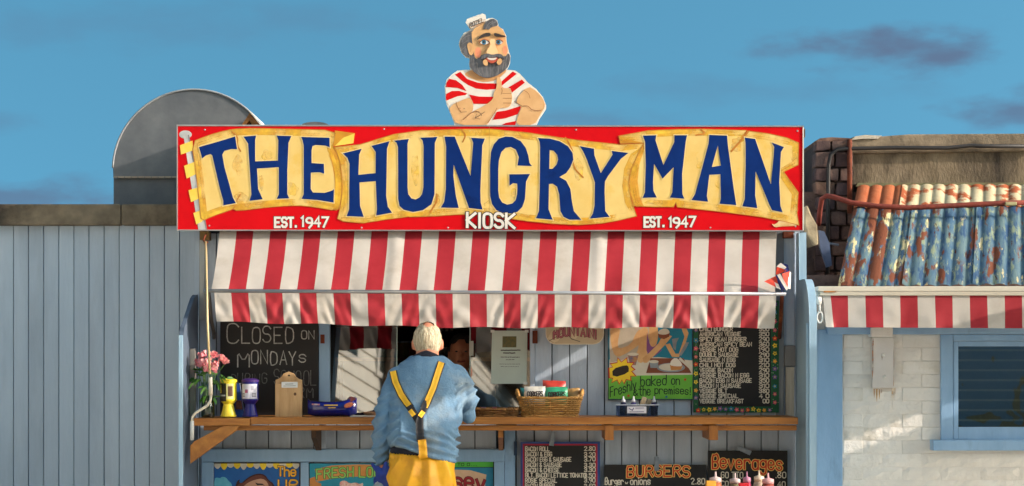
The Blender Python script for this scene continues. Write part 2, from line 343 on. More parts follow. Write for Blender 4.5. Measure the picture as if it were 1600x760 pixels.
MB().pbox(177, 275.5, 430, 278.5, .985, 1.0).build('seam', mat('flashing_strip', (168, 150, 130), (140, 126, 112), 12, .7), cw)
for i in range(9): MB().ell(P(184+i*10.5, 277, .984), (.004, .003, .004), n=8, k=5).build('rivet', ZINC, cw)
gb = empty('wooden_gablet', (xx(395, .8), .9, zz(205, .8)), 'tiny brown timber gable peeping over the sign beside the cowl', 'gablet')
MB().prism([(390, 177), (407, 196), (398, 205), (390, 188), (380, 200), (376, 198)], .72, 1.3).build('gable_roof', OAK, gb)
MB().prism([(390, 186), (399, 206), (380, 206)], .80, 1.25).build('gable_wall', DARKIN, gb)
MB().prism([(389, 174), (391.5, 174), (408.5, 194), (406.5, 195.5)], .70, 1.32).build('verge_board', WHITEP, gb)
MB().pbox(381, 195, 400, 232, .85, 1.2).build('gable_post', OAK, gb)
hb = empty('domed_vent', (xx(492, .8), .9, zz(200, .8)), 'low dark rounded roof vent just showing above the sign', 'roof vent')
MB().prism([(470, 210), (472, 195)]+arc(492, 196, 21, 5.5, 170, 10)+[(513, 195), (515, 210)], .7, 1.1).build('cover', ZINC, hb)
MB().pbox(480, 209, 505, 250, .78, 1.0).build('base', ZINC, hb)

# ------------------------------------------------------------------ the kiosk
ki = empty('kiosk', (-.07, 1.0, FZ), 'blue-grey boarded food kiosk with a serving hatch between two side wings', 'kiosk')
XL, XR = xx(310), xx(1243)
zt = zz(214)
WIN = (xx(515), xx(830), zz(652), zz(478))
b = MB()
b.box(XL, WIN[0], .03, .08, FZ, zt); b.box(WIN[1], XR, .03, .08, FZ, zt)
b.box(WIN[0], WIN[1], .03, .08, FZ, WIN[2]); b.box(WIN[0], WIN[1], .03, .08, WIN[3], zt)
b.build('front_wall', DARK_GAP, ki)
b = MB(); b.box(XL-.03, XL, .03, 2.6, FZ, zt); b.box(XR, XR+.03, .03, 2.6, FZ, zt); b.build('side_wall', PAINT, ki)
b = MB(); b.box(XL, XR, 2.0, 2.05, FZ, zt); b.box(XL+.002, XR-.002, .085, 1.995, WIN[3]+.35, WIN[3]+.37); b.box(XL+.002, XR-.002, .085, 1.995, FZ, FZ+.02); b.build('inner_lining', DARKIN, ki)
MB().box(XL-.06, XR+.06, .02, 2.65, zt, zt+.05).build('roof', CONC, ki)
planks(ki, [311.5+26.6*i for i in range(8)], 365, 655, 0, .028, PAINT)
rb = [835, 862.5, 890, 917.5, 944.5, 971.5, 999, 1026, 1053.2, 1080.5, 1108, 1136, 1163.5, 1189.5, 1216, 1242.5]
planks(ki, rb, 365, 0, 0, .028, PAINT, zbot=FZ)
planks(ki, [312, 348, 384, 419.5, 455, 490, 526, 562, 598, 634, 670, 706, 742, 776], 655, 0, 0, .028, PAINT, zbot=FZ)
planks(ki, [806.5, 834.6], 655, 0, 0, .028, PAINT, zbot=FZ)
MB().pbox(498, 365, 515, 652.5, -.025, .03).build('window_post', PAINT_TRIM, ki, bevel=.004)
MB().pbox(828, 365, 835.5, 652.5, -.02, .03).build('window_post', PAINT, ki, bevel=.004)
MB().pbox(515.5, 365, 827.5, 482, -.01, .03).build('header', PAINT, ki)
MB().pbox(788, 668, 805, 1000, -.03, .0).build('stile', PAINT_TRIM, ki, bevel=.003)
MB().pbox(803, 690, 808, 712, -.036, -.031).build('latch', mat('dark_latch', (46, 66, 92)), ki)
MB().pbox(497, 664, 509, 701, -.05, -.004).build('stile', PAINT, ki, bevel=.003)
MB().pbox(315, 702, 788, 722, -.045, -.003).build('rail', PAINT_TRIM, ki, bevel=.004)
for a, c in ((315, 333), (469.5, 482), (772, 787.5)): MB().pbox(a, 722.4, c, 1000, -.043, -.003).build('stile', PAINT_TRIM, ki, bevel=.003)
MB().pbox(1212.5, 362, 1225, 651, -.022, -.003).build('trim', mat('grey_trim', (120, 126, 132), (104, 110, 116), 5, .6), ki, bevel=.003)
MB().pbox(1229, 574, 1241, 651, -.05, -.003).build('batten', mat('bare_batten', (176, 172, 160), (150, 146, 136), 6, .7, stretch=(8, 8, .5)), ki, bevel=.003)
MB().pbox(1226, 540, 1243, 573, -.035, -.003).build('switch_box', mat('switch_grey', (112, 112, 112)), ki, bevel=.004)
MB().pbox(311.5, 362, 320, 500, -.03, -.003).build('corner_batten', mat('pale_batten', (172, 172, 166), (150, 152, 150), 6, .6, stretch=(6, 6, .5)), ki, bevel=.003)
MB().pbox(296, 545, 305, 650, -.30, -.27).build('batten', mat('grey_wood', (136, 132, 124), (112, 108, 102), 6, .7, stretch=(8, 8, .5)), ki, bevel=.003)
# side wings
def wing(x0, x1, zb, zs, m):
    pts = [(-.002, FZ), (-.002, zb), (-.12, zb), (-.13, zs+.10)]
    pts += [(-.30-.20*math.sin(R(a)), zs-.16+.26*math.cos(R(a))) for a in range(0, 91, 10)]+[(-.50, zs-.2), (-.50, FZ)]
    MB().yz(pts, x0, x1).build('side_panel', m, ki, bevel=.006)
wing(XR+.002, XR+.042, zz(366), 1.80, PAINT_WING)
MB().yz([(-.002, FZ), (-.002, zz(461)), (-.06, zz(461, -.06)), (-.14, zz(466, -.14)), (-.40, zz(503, -.4)), (-.47, zz(512, -.47)), (-.50, zz(524, -.5)), (-.50, FZ)], XL-.024, XL-.002).build('side_panel', mat('shaded_wing_paint', (92, 104, 120), (80, 92, 108), 4, .5), ki, bevel=.003)  # wing paint darkened: the inner face's shade is put into the colour
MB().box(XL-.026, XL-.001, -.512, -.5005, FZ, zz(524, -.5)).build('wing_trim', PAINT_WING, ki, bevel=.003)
MB().box(XR-.014, XR+.001, -.49, -.44, FZ, zz(505, -.47)).build('wing_trim', PAINT_WING, ki, bevel=.003)
# hatch glass
PANE = glassy('hatch_glass', (190, 200, 194), .25)
def pane(a, b, c, d, yaw, tilt):
    cx, cz = (xx(a)+xx(c))/2, (zz(b)+zz(d))/2; hw, hh = (xx(c)-xx(a))/2, (zz(b)-zz(d))/2
    q = MB()
    def pt(u_, w_): return (cx+u_*hw, .03+u_*hw*math.tan(yaw)+w_*hh*math.tan(tilt), cz+w_*hh)
    q.add([pt(-1, -1), pt(1, -1), pt(1, 1), pt(-1, 1)], [(0, 1, 2, 3)]); o = q.build('pane', PANE, ki)
    e = MB(); e.tube([pt(1 if a < 600 else -1, -1), pt(1 if a < 600 else -1, 1)], .004, 6); e.build('pane_edge', mat('glass_edge', (150, 168, 160)), ki)
pane(516, 484, 620, 650, R(-10.5), R(8))
pane(734, 484, 828, 650, R(-6.5), R(8))
MB().pbox(733, 533, 740, 556, .012, .02).build('pane_handle', mat('handle_plastic', (160, 160, 150)), ki, bevel=.002)
MB().pbox(500.5, 523, 507, 537, -.032, -.025).build('hinge', RUST, ki, bevel=.002)
MB().pbox(832, 517, 840, 537, -.028, -.021).build('hinge', RUST, ki, bevel=.002)
# things inside: back shelf, bottles, tins
ish = empty('back_shelf', (xx(672, 1.4), 1.6, zz(560, 1.5)), 'dim shelf on the back wall inside the hatch', 'shelf')
MB().box(-1.2, .35, 1.75, 1.99, 1.43, 1.455).build('shelf_board', OAK, ish); MB().box(-1.2, .35, 1.75, 1.99, 1.66, 1.68).build('shelf_board', OAK, ish)
MB().box(-1.2, -1.17, 1.752, 1.99, 1.0, 1.43).build('shelf_bracket', OAK, ish)
GLB = mat('dark_bottle', (34, 40, 34), (40, 44, 38), 5, .15); LBL = mat('bottle_label', (190, 186, 176)); CAPS = mat('bottle_cap', (206, 200, 190))
for i, (px, ccol) in enumerate(((690, None), (698, None), (706, None), (634, (150, 130, 40)), (646, (150, 60, 30)), (656, (70, 100, 50)), (628, (160, 120, 50)))):
    x = xx(px, 1.85); z = 1.455
    lab = ['leftmost', 'middle', 'rightmost'][i]+' of three dark labelled bottles on the dim back shelf' if ccol is None else ['mustard', 'red-brown', 'green', 'ochre'][i-3]+' tin on the dim back shelf inside the hatch'
    bt = empty('bottle' if ccol is None else 'tin', (x, 1.85, z), lab, 'bottle' if ccol is None else 'tin', 'bottles on the back shelf' if ccol is None else 'tins on the back shelf')
    if ccol is None:
        MB().lathe((x, 1.85, z), [(.026, 0), (.026, .1), (.011, .14), (.010, .18)], 12).build('glass', GLB, bt, smooth=True)
        MB().lathe((x, 1.85, z), [(.0265, .02), (.0265, .07)], 12).build('label', LBL, bt); MB().lathe((x, 1.85, z+.18), [(.011, 0), (.011, .02)], 10).build('cap', CAPS, bt)
    else:
        MB().lathe((x, 1.85, z), [(.03, 0), (.03, .10)], 12).build('body', mat('tin_colour', ccol), bt); MB().lathe((x, 1.85, z+.1), [(.031, 0), (.031, .012)], 12).build('lid', ALU, bt)

# ------------------------------------------------------------------ serving counter
ct = empty('serving_counter', (xx(780, -.2), -.2, zz(660, -.44)), 'long varnished timber counter running across the kiosk front on wooden brackets', 'counter')
YC = -.44; ZC = zz(652.3, YC)
MB().box(xx(391, YC), xx(1247, YC), YC, -.05, zz(663.5, YC), ZC).build('board', OAK, ct, bevel=.004)
MB().box(xx(303, YC), xx(390.5, YC), YC-.006, -.05, zz(665.5, YC), ZC-.006).build('board', OAK, ct, bevel=.004)
MB().box(xx(318, -.40), xx(1245, -.40), -.40, -.37, zz(673, -.40), zz(664.5, YC)-.003).build('apron', OAK, ct, bevel=.003)
MB().prism([(303, 690), (348, 666), (374, 666), (368, 674), (297, 725), (297, 697)], -.455, -.42).build('brace', mat('brace_wood', (176, 116, 52), (134, 82, 34), 5, .5, bump=.25, bscale=14, stretch=(3, 8, 3)), ct, bevel=.004)
for px in (945, 1108): MB().pbox(px, 664.8, px+14, 688, -.43, -.05).build('bracket', OAKV, ct, bevel=.003)
for px, m2 in ((491, mat('dark_wood', (82, 56, 36), (62, 42, 28), 6, .7)), (779, OAKV)):
    MB().yz([(-.052, zz(673, -.4)), (-.36, zz(673, -.4)), (-.36, zz(684, -.4)), (-.10, zz(704, -.1)), (-.052, zz(704, -.1))], xx(px, -.2), xx(px+7, -.2)).build('bracket', m2, ct, bevel=.003)

# ------------------------------------------------------------------ the big sign
YG = -.13
sg = empty('shop_sign', (xx(766, YG), YG+.02, zz(360, YG)), 'wide red sign with a parchment scroll reading THE HUNGRY MAN in navy letters', 'shop sign')
MB().prism([(277.5, 196.5), (764.2, 198), (764.2, 360), (277.5, 359.5)], YG, YG+.02).build('board', SIGNRED, sg)
MB().prism([(764.6, 198), (1254.5, 198), (1254.5, 360.5), (764.6, 360)], YG+.001, YG+.02).build('board', SIGNRED, sg)
MB().prism([(276, 195), (1256, 196.5), (1256, 198.6), (276, 197.2)], YG-.004, YG+.03).build('edge_trim', ALU, sg)
MB().prism([(276, 359), (1256, 360), (1256, 361.6), (276, 360.6)], YG-.004, YG+.03).build('edge_trim', ALU, sg)
MB().pbox(276, 197.4, 277.6, 359, YG-.004, YG+.03).build('edge_trim', ALU, sg); MB().pbox(1254.2, 198.7, 1256, 360, YG-.004, YG+.03).build('edge_trim', WHITEP, sg)
MB().box(xx(300), xx(1230), YG+.032, -.002, zz(330), zz(345)).build('mounting_rail', OAK, sg); MB().box(xx(300), xx(1230), YG+.032, .02, zz(232), zz(246)).build('mounting_rail', OAK, sg)
a2 = cmap(260, 180, 3.8); a3 = cmap(640, 180, 3.8); a4 = cmap(940, 180, 3.8)
e = .0012
pl = MB().prism(a2([(100, 115), (130, 112), (238, 682), (190, 682)]), YG-e, YG); pl.ell(P(289.7, 210.5, YG-.0005), (.037, .0016, .024), n=16); pl.build('flagpole', POLEW, sg)
MB().ribbon(a2([(131, 120), (237, 675)]), 2.2, YG-1.1*e-.0006).build('flagpole_shade_line', mat('pole_grey', (124, 122, 122)), sg)
left = a2(chai([(150, 160), (230, 128), (300, 105), (400, 82), (520, 78), (760, 84), (1000, 90), (1000, 150), (985, 185), (1020, 240), (1040, 330), (1045, 420), (1035, 520), (1020, 570), (870, 545), (780, 536), (620, 545), (420, 570), (397, 556), (380, 565), (270, 602), (207, 632), (200, 560), (175, 330)], 1))
def banner(pts, nm='banner'):
    MB().prism(pts, YG-2*e, YG-.0002).build(nm, PARCH, sg)
    MB().ribbon(list(pts)+[pts[0]], 1.1, YG-2.6*e).build(nm+'_outline', mat('banner_edge', (190, 128, 44), (160, 100, 30), 20, .5), sg)
banner(left)
for q in ([(80, 180), (155, 152), (158, 210), (86, 235)], [(105, 302), (185, 270), (190, 345), (120, 377)], [(131, 447), (205, 425), (208, 490), (146, 517)], [(160, 582), (212, 562), (215, 630), (178, 650)]):
    MB().prism(a2(q), YG-2.3*e, YG-.0002).build('banner_tab', PARCHY, sg)
for a, b2 in (((95, 240), (118, 378)), ((122, 382), (142, 518)), ((150, 522), (166, 585))): pass
MB().prism(a2([(1000, 92), (1118, 108), (1110, 165), (985, 186), (1000, 140)]), YG-2.4*e, YG-.0002).build('banner_fold', PARCHD, sg)
MB().prism(a2([(1118, 109), (1110, 168), (1000, 184), (1050, 135)]), YG-2.9*e, YG-2.4*e).build('banner_fold', PARCHY, sg)
MB().prism(a2(chai([(990, 188), (1022, 245), (1043, 335), (1046, 430), (1032, 530), (1018, 568), (985, 562), (1000, 480), (1000, 380), (985, 290), (960, 225)], 1)), YG-2.5*e, YG-.0002).build('banner_fold', mat('scroll_edge', (214, 160, 56), (188, 124, 34), 7, .4, c3=(226, 190, 100), c3s=5), sg)
mid = (a2([(1000, 190), (1150, 175), (1200, 160), (1350, 115), (1515, 91)])+a3([(120, 91), (300, 85), (480, 83), (700, 105), (1000, 150), (1216, 172)])+a4([(100, 176), (252, 169), (208, 250), (172, 330), (162, 420), (177, 510), (208, 600), (100, 626), (0, 643)])
       +a3([(1000, 652), (850, 645), (700, 630), (550, 608), (470, 592), (300, 590), (150, 600), (0, 605)])+a2([(1440, 603), (1300, 621), (1170, 641), (1050, 632), (1016, 615), (1030, 560), (1045, 450), (1043, 370), (1028, 270)]))
rt = a4([(104, 124), (280, 92), (450, 85), (590, 83), (862, 91), (834, 128), (872, 95), (1000, 112), (1100, 135), (1170, 165), (1168, 296), (1080, 336), (1168, 460), (1160, 580), (1172, 655), (1100, 635), (950, 605), (760, 580), (600, 562), (450, 546), (441, 520), (428, 545), (300, 545), (192, 540), (166, 450), (162, 380), (178, 320), (212, 240), (250, 165), (112, 168)])
banner(rt)
MB().prism(a4([(250, 168), (212, 250), (176, 330), (166, 420), (180, 505), (205, 545), (250, 540), (225, 480), (214, 390), (222, 300), (245, 230), (262, 180)]), YG-2.5*e, YG-.0002).build('banner_fold', mat('scroll_edge', (222, 172, 66), (190, 128, 36), 7, .4, c3=(206, 130, 60), c3s=6), sg)
MB().prism(a4([(100, 122), (180, 150), (252, 166), (112, 168)]), YG-2.7*e, YG-.0002).build('banner_fold', PARCHD, sg)
banner(mid)
MB().prism(a4(chai([(1008, 645), (1030, 652), (1060, 622), (1110, 635), (1170, 655), (1120, 660), (1060, 662), (1030, 668)], 1)), YG-2.8*e, YG-.0002).build('banner_curl', mat('curl', (228, 200, 150), (190, 140, 70), 12, .5), sg)
def inset(pts, d):
    n = len(pts); ar = sum(pts[i][0]*pts[(i+1) % n][1]-pts[(i+1) % n][0]*pts[i][1] for i in range(n)); sg_ = 1 if ar > 0 else -1; o = []
    for i in range(n):
        a, c = Vector(pts[i-1]), Vector(pts[(i+1) % n]); t = (c-a).normalized() if (c-a).length else Vector((1, 0)); o.append((pts[i][0]-t.y*sg_*d, pts[i][1]+t.x*sg_*d))
    return o
EDGEP = mat('parchment_edge', (232, 190, 66), (206, 146, 44), 9, .45, spec=.2); t_ = EDGEP.node_tree
nz_e = N(t_, 'ShaderNodeTexNoise'); nz_e.inputs['Scale'].default_value = 6; nz_e.inputs['Detail'].default_value = 6; tc_e = N(t_, 'ShaderNodeTexCoord'); t_.links.new(tc_e.outputs['Object'], nz_e.inputs['Vector'])
mr_e = N(t_, 'ShaderNodeMapRange'); mr_e.inputs[1].default_value = .38; mr_e.inputs[2].default_value = .66; t_.links.new(nz_e.outputs['Fac'], mr_e.inputs[0]); t_.links.new(mr_e.outputs[0], t_.nodes['Principled BSDF'].inputs['Alpha'])
for pts_ in (left, mid, rt):
    q_ = inset(pts_, 3.4); MB().ribbon(q_+[q_[0]], 5.5, YG-2.2*e).build('painted_edge', EDGEP, sg)
    q_ = inset(pts_, 8); MB().ribbon(q_+[q_[0]], 5, YG-2.35*e).build('painted_edge', EDGEP, sg)
# burns and cracks painted on the parchment
def crack(pts, w): MB().ribbon(chai(pts, 2, False), w, YG-2.9*e).build('painted_crack', CRACK, sg)
crack(a2([(390, 100), (425, 130), (420, 180), (440, 215)]), 2.2); crack(a2([(398, 560), (410, 520), (440, 470)]), 1.6); crack(a3([(310, 88), (335, 120), (315, 160)]), 2.0)
crack(a3([(160, 470), (165, 510), (120, 580)]), 2.6); crack(a3([(925, 135), (945, 165), (975, 230), (970, 310), (1030, 370)]), 2.4); crack(a4([(870, 98), (830, 150), (770, 215)]), 3.0); crack(a4([(590, 88), (620, 110), (560, 120)]), 2.4)
def stain(mp_, cx, cy, rx, ry, m2, sd):
    rg = random.Random(sd); MB().flat(mp_(chai([(cx+rx*math.cos(t)*rg.uniform(.55, 1.1), cy+ry*math.sin(t)*rg.uniform(.55, 1.1)) for t in (2*math.pi*i/11 for i in range(11))], 2)), YG-2*e-.0002-.00001*sd).build('painted_stain', m2, sg)
ST1 = patchy(mat('stain_yellow', (240, 206, 96), (236, 194, 74), 14, .4, c3=(226, 196, 124), c3s=16, c3t=(.5, .6)), 11, .42, .75); ST2 = patchy(mat('stain_ochre', (232, 188, 92), (224, 172, 72), 16, .4, c3=(226, 196, 124), c3s=18, c3t=(.48, .6)), 11, .40, .72)
for i, (m_, cx, cy, rx, ry, k) in enumerate(((a2, 430, 300, 45, 70, 1), (a2, 750, 440, 45, 50, 0), (a2, 440, 500, 60, 45, 1), (a2, 600, 240, 50, 40, 0), (a2, 950, 140, 40, 40, 1), (a3, 20, 150, 30, 50, 0), (a3, 1000, 330, 40, 80, 0), (a3, 160, 520, 35, 60, 1), (a3, 460, 540, 25, 40, 0), (a3, 620, 470, 20, 50, 0), (a4, 585, 270, 40, 60, 0), (a4, 700, 400, 35, 40, 0), (a4, 800, 180, 40, 60, 1), (a4, 1140, 230, 28, 55, 1), (a4, 1140, 560, 25, 70, 0), (a4, 960, 560, 120, 22, 0), (a4, 330, 520, 90, 18, 0), (a2, 1480, 330, 30, 120, 0), (a2, 560, 400, 22, 60, 1))):
    stain(m_, cx, cy, rx, ry, (ST1, ST2)[k], i+1)
LET = [
 (a2, [(193,190),(300,160),(408,127),(420,203),(385,202),(345,213),(332,235),(345,310),(395,490),(412,523),(338,537),(338,510),(318,440),(272,240),(262,232),(235,240),(212,258)], None),
 (a2, [(457,128),(533,122),(527,150),(527,275),(662,270),(665,150),(655,122),(742,125),(725,165),(718,330),(718,470),(730,495),(655,498),(668,470),(667,310),(538,318),(545,440),(572,500),(493,510),(505,470),(490,250),(485,170)], None),
 (a2, [(800,130),(968,135),(970,192),(945,182),(885,178),(868,185),(862,210),(862,285),(935,290),(937,348),(910,340),(858,342),(857,440),(870,460),(940,462),(985,448),(995,440),(993,520),(900,505),(802,498),(815,470),(815,180),(808,150)], None),
 (a2, [(1047,228),(1160,200),(1145,235),(1140,355),(1242,345),(1243,220),(1217,183),(1325,155),(1310,200),(1305,480),(1315,545),(1340,580),(1245,597),(1250,560),(1243,393),(1147,400),(1150,540),(1172,605),(1070,600),(1085,560),(1087,290),(1075,255)], None),
 (a3, [(-94,152),(-4,142),(-12,170),(-12,430),(-8,470),(11,495),(36,501),(58,490),(74,470),(82,430),(83,180),(76,150),(62,135),(165,130),(150,165),(148,470),(130,530),(80,565),(20,576),(-36,562),(-60,540),(-68,500),(-69,190),(-78,165)], None),
 (a3, [(207,128),(268,128),(362,362),(378,165),(365,135),(447,140),(432,180),(420,450),(422,520),(434,562),(352,552),(345,530),(262,295),(260,360),(275,480),(292,552),(185,550),(205,515),(215,440),(217,190)], None),
 (a3, [(640,300),(727,303),(712,285),(705,240),(690,195),(660,155),(610,130),(570,128),(530,140),(500,175),(483,220),(478,300),(478,480),(490,530),(515,565),(560,582),(600,585),(640,575),(670,545),(685,500),(692,395),(715,350),(592,352),(593,420),(615,405),(638,408),(640,430),(638,470),(630,505),(610,525),(580,532),(550,520),(532,490),(527,450),(527,330),(530,270),(545,220),(570,195),(600,190),(630,205),(648,250)], None),
 (a3, [(762,137),(830,140),(890,155),(940,185),(968,225),(973,265),(955,310),(930,345),(890,368),(930,390),(955,440),(965,520),(975,570),(1020,622),(950,622),(915,605),(895,570),(888,470),(875,425),(850,408),(828,410),(825,560),(850,622),(750,613),(768,570),(772,440),(775,190),(772,160)], [(832,208),(855,212),(875,235),(882,265),(872,295),(850,318),(830,320)]),
 (a4, [(-130,185),(-45,200),(-42,240),(-5,345),(50,260),(65,235),(60,213),(160,225),(115,260),(40,360),(20,395),(18,460),(22,570),(48,605),(-70,615),(-52,585),(-42,540),(-40,400),(-50,370),(-90,260),(-110,215)], None),
 (a4, [(245,122),(325,120),(320,150),(367,297),(432,160),(432,120),(508,120),(500,155),(478,350),(480,470),(492,497),(405,490),(420,460),(428,310),(362,378),(312,290),(305,400),(308,450),(328,490),(243,492),(257,460),(262,300),(258,160)], None),
 (a4, [(640,118),(745,122),(750,180),(785,440),(800,535),(700,527),(708,500),(705,352),(640,355),(625,480),(632,515),(533,505),(555,470),(590,340),(635,170)], [(690,182),(708,300),(655,308)]),
 (a4, [(850,133),(912,142),(925,180),(1005,412),(1022,240),(1025,190),(1010,163),(1083,190),(1065,220),(1055,400),(1062,540),(1075,578),(1012,565),(995,530),(915,335),(912,480),(925,553),(835,542),(850,500),(855,300),(855,170)], None)]
for m_, pts, hole in LET:
    p = m_(pts); h = [m_(hole)] if hole else []
    MB().prism(p, YG-4*e, YG-2*e, 0, h).build('letter', NAVY, sg)
    o = MB().ribbon(p+[p[0]], 3.0, YG-3.2*e)
    if h: o.ribbon(h[0]+[h[0][0]], 2.6, YG-3.2*e)
    o.build('letter_outline', CREAML, sg)
def outlined(par, s, x0, x1, y0, y1, w, wo, Y, m1, m2, nm='lettering', **kw):
    text(MB(), s, x0, x1, y0, y1, wo, Y, **kw).build(nm+'_outline', m2, par); text(MB(), s, x0, x1, y0, y1, w, Y-.0009, **kw).build(nm, m1, par)
outlined(sg, 'EST.', 430, 463, 340, 354.5, 3.6, 5.2, YG-.0006, WHITEL, INK, jit=.15, rnd=False); outlined(sg, '1947', 472.5, 513, 340, 355, 3.4, 5.0, YG-.0006, WHITEL, INK, jit=.3)
outlined(sg, 'EST.', 1007, 1037, 340, 354.5, 3.6, 5.2, YG-.0006, WHITEL, INK, jit=.15, rnd=False); outlined(sg, '1947', 1046, 1087, 340, 355, 3.4, 5.0, YG-.0006, WHITEL, INK, jit=.3)
outlined(sg, 'KIOSK', 729.5, 804, 332, 354, 4.2, 6.6, YG-5*e, WHITEL, INK, jit=.2, base=lambda X_: (X_-730)*.045)
MB().ribbon([(764.4, 201), (764.4, 360)], .45, YG-5.5*e-.0015).build('panel_joint', mat('joint_line', (120, 96, 56)), sg)
for px, py in ((327, 353), (320, 203), (565, 356), (700, 356), (900, 203), (1110, 356), (1246, 205), (1243, 354), (600, 202)):
    MB().ell(P(px, py, YG), (.005, .002, .005), n=8, k=5).build('screw', ALU, sg)

# ------------------------------------------------------------------ painted sailor cut-out on top of the sign
YF = -.10
cu = empty('painted_cutout', (xx(772, YF), YF, zz(196, YF)), 'flat painted wooden figure of a bearded sailor in a red striped shirt', 'painted figure')
f5 = cmap(680, 10, 4); fh = cmap(710, 15, 6.91); fb = cmap(690, 105, 8)
SKIN = mat('painted_skin', (212, 168, 118), (198, 152, 100), 9, .5, c3=(222, 160, 116), c3s=7); SKIN3 = mat('painted_skin_line', (138, 88, 54)); SKIN2 = mat('painted_skin_dark', (196, 142, 92), (196, 146, 96), 12, .45)
GREYH = mat('painted_grey_hair', (66, 66, 70), (112, 112, 116), 26, .5, stretch=(3, 1, .6)); DKH = mat('painted_dark', (42, 36, 34), (60, 54, 52), 20, .5)
CWH = mat('cutout_white', (220, 214, 204), (206, 200, 190), 7, .5); CRED = mat('cutout_red', (200, 18, 20), (188, 14, 18), 7, .5, spec=.1); BLUSH = mat('painted_blush', (218, 124, 96), (222, 150, 110), 12, .45)
lay = [0]
def L(nm, pts, m2, k=1, dz=None):
    lay[0] += 1
    d = YF-.0035-lay[0]*.00035
    return MB().prism(chai(pts, k) if k else pts, d, YF-.003).build(nm, m2, cu)
def line(nm, pts, w, m2):
    lay[0] += 1; MB().ribbon(chai(pts, 2, False), w, YF-.0035-lay[0]*.00035-.0002).build(nm, m2, cu)
sil = f5([(190,102),(198,80),(295,45),(314,53),(319,84),(330,76),(360,73),(387,88),(395,115),(392,126),(424,145),(444,185),(446,220),(455,260),(460,285),(471,310),(468,355),(453,387),(444,396),(500,402),(532,424),(582,480),(632,518),(673,568),(694,620),(693,642),(652,703),(627,760),(127,760),(107,700),(82,640),(67,600),(62,560),(60,500),(72,458),(108,423),(140,402),(220,396),(212,368),(215,325),(190,318),(162,287),(147,240),(155,203),(178,168),(222,148),(212,135)])
MB().prism(sil, YF-.003, YF+.012).build('backing_board', CWH, cu)
MB().box(xx(740, .0), xx(800, .0), YF+.013, YF+.035, zz(235, 0), zz(150, 0)).build('support_post', OAKV, cu)
L('neck', fb([(290,75),(380,30),(480,80),(600,100),(760,30),(830,40),(690,165),(540,192),(430,168),(300,112)]), SKIN2)
L('shirt', fb([(165,95),(240,58),(300,118),(430,170),(540,193),(690,165),(830,60),(890,50),(945,85),(1075,215),(910,415),(880,430),(1000,480),(940,560),(920,728),(560,728),(500,600),(390,560),(400,470),(340,370),(90,480),(55,420),(50,220),(90,140)]), CWH, 0)
for q in ([(165,95),(235,60),(320,150),(450,195),(560,205),(690,205),(680,275),(560,285),(430,270),(330,225),(250,170)], [(750,180),(890,55),(940,85),(750,235)], [(95,148),(180,165),(260,225),(310,300),(200,262),(55,250),(60,200)],
          [(60,335),(130,300),(220,298),(320,330),(300,350),(200,365),(60,420),(52,380)], [(345,345),(470,370),(645,372),(640,410),(580,460),(400,460)], [(830,260),(1005,155),(1040,195),(880,320),(860,265)],
          [(690,560),(800,545),(1000,485),(950,590),(800,640),(640,660)], [(750,727),(800,700),(930,675),(920,727)]): L('shirt_stripe', fb(q), CRED, 0)
L('arm', fb([(1075,230),(1200,310),(1270,400),(1300,490),(1230,600),(1160,728),(925,728),(960,590),(1005,490),(910,430)]), SKIN)
L('arm', fb([(90,490),(330,380),(370,400),(395,470),(390,550),(300,650),(580,690),(570,728),(190,728),(120,590)]), SKIN)
L('forearm', fb([(250,660),(390,555),(560,470),(645,400),(650,320),(692,260),(683,140),(715,118),(745,160),(750,262),(862,266),(872,320),(885,385),(868,475),(820,512),(715,512),(640,610),(570,728),(210,728)]), SKIN)
for q, w in (([(180,435),(195,500),(240,560)], .6), ([(760,330),(870,330)], .5), ([(770,390),(880,390)], .5), ([(770,450),(868,450)], .5), ([(750,265),(760,300),(745,340)], .6), ([(1010,490),(1080,480),(1130,545),(1240,545)], .7), ([(1030,290),(1090,330),(1105,390)], .5), ([(270,660),(390,552),(470,560)], .7), ([(690,515),(640,610),(575,700)], .6), ([(910,430),(1000,485)], .7)): line('painted_line', fb(q), w*1.35, SKIN3)
for q in ([(420,640),(540,560)], [(420,640),(435,590)], [(420,640),(480,650)], [(430,550),(490,580),(500,610)], [(215,515),(235,515)], [(275,520),(290,520)], [(240,565),(310,560)]): line('tattoo', fb(q), .7, mat('tattoo_ink', (90, 74, 60)))
L('hair', fh([(185,225),(95,285),(62,350),(58,395),(85,470),(140,512),(200,500),(230,420),(215,330),(205,250)]), GREYH)
L('beard', f5([(228,300),(250,320),(262,330),(290,300),(330,295),(400,295),(430,310),(455,290),(469,310),(467,350),(450,387),(420,412),(380,437),(330,448),(290,442),(250,417),(220,387),(214,350),(219,310)]), GREYH)
L('face', f5([(226,150),(300,105),(345,100),(392,122),(422,146),(441,185),(442,215),(455,262),(454,295),(435,318),(400,297),(335,295),(295,300),(262,330),(250,325),(240,290),(230,210)]), SKIN)
L('cheek', f5(ellp(268, 290, 20, 34)), BLUSH); L('cheek', f5(ellp(437, 275, 15, 28)), BLUSH)
L('ear', f5([(198,240),(210,226),(228,230),(239,250),(241,290),(228,308),(213,302),(204,270)]), SKIN); line('ear_line', f5([(212,245),(222,242),(226,262),(220,285)]), .8, SKIN2)
L('hat', f5([(190,102),(200,80),(297,46),(314,56),(317,90),(312,96),(230,137),(214,133)]), CWH, 0); line('hat_brim', f5([(208,118),(260,92),(314,84)]), .5, SKIN2)
line('hat_brim', f5([(214,134),(270,117),(313,95)]), .8, SKIN2)
tx = text(MB(), 'ROZEL', 733.8, 755.5, 32.2, 38.8, 1.1, YF-.021, base=lambda X_: -(X_-734)*.40+4.2, jit=.1); tx.build('lettering', INK, cu)
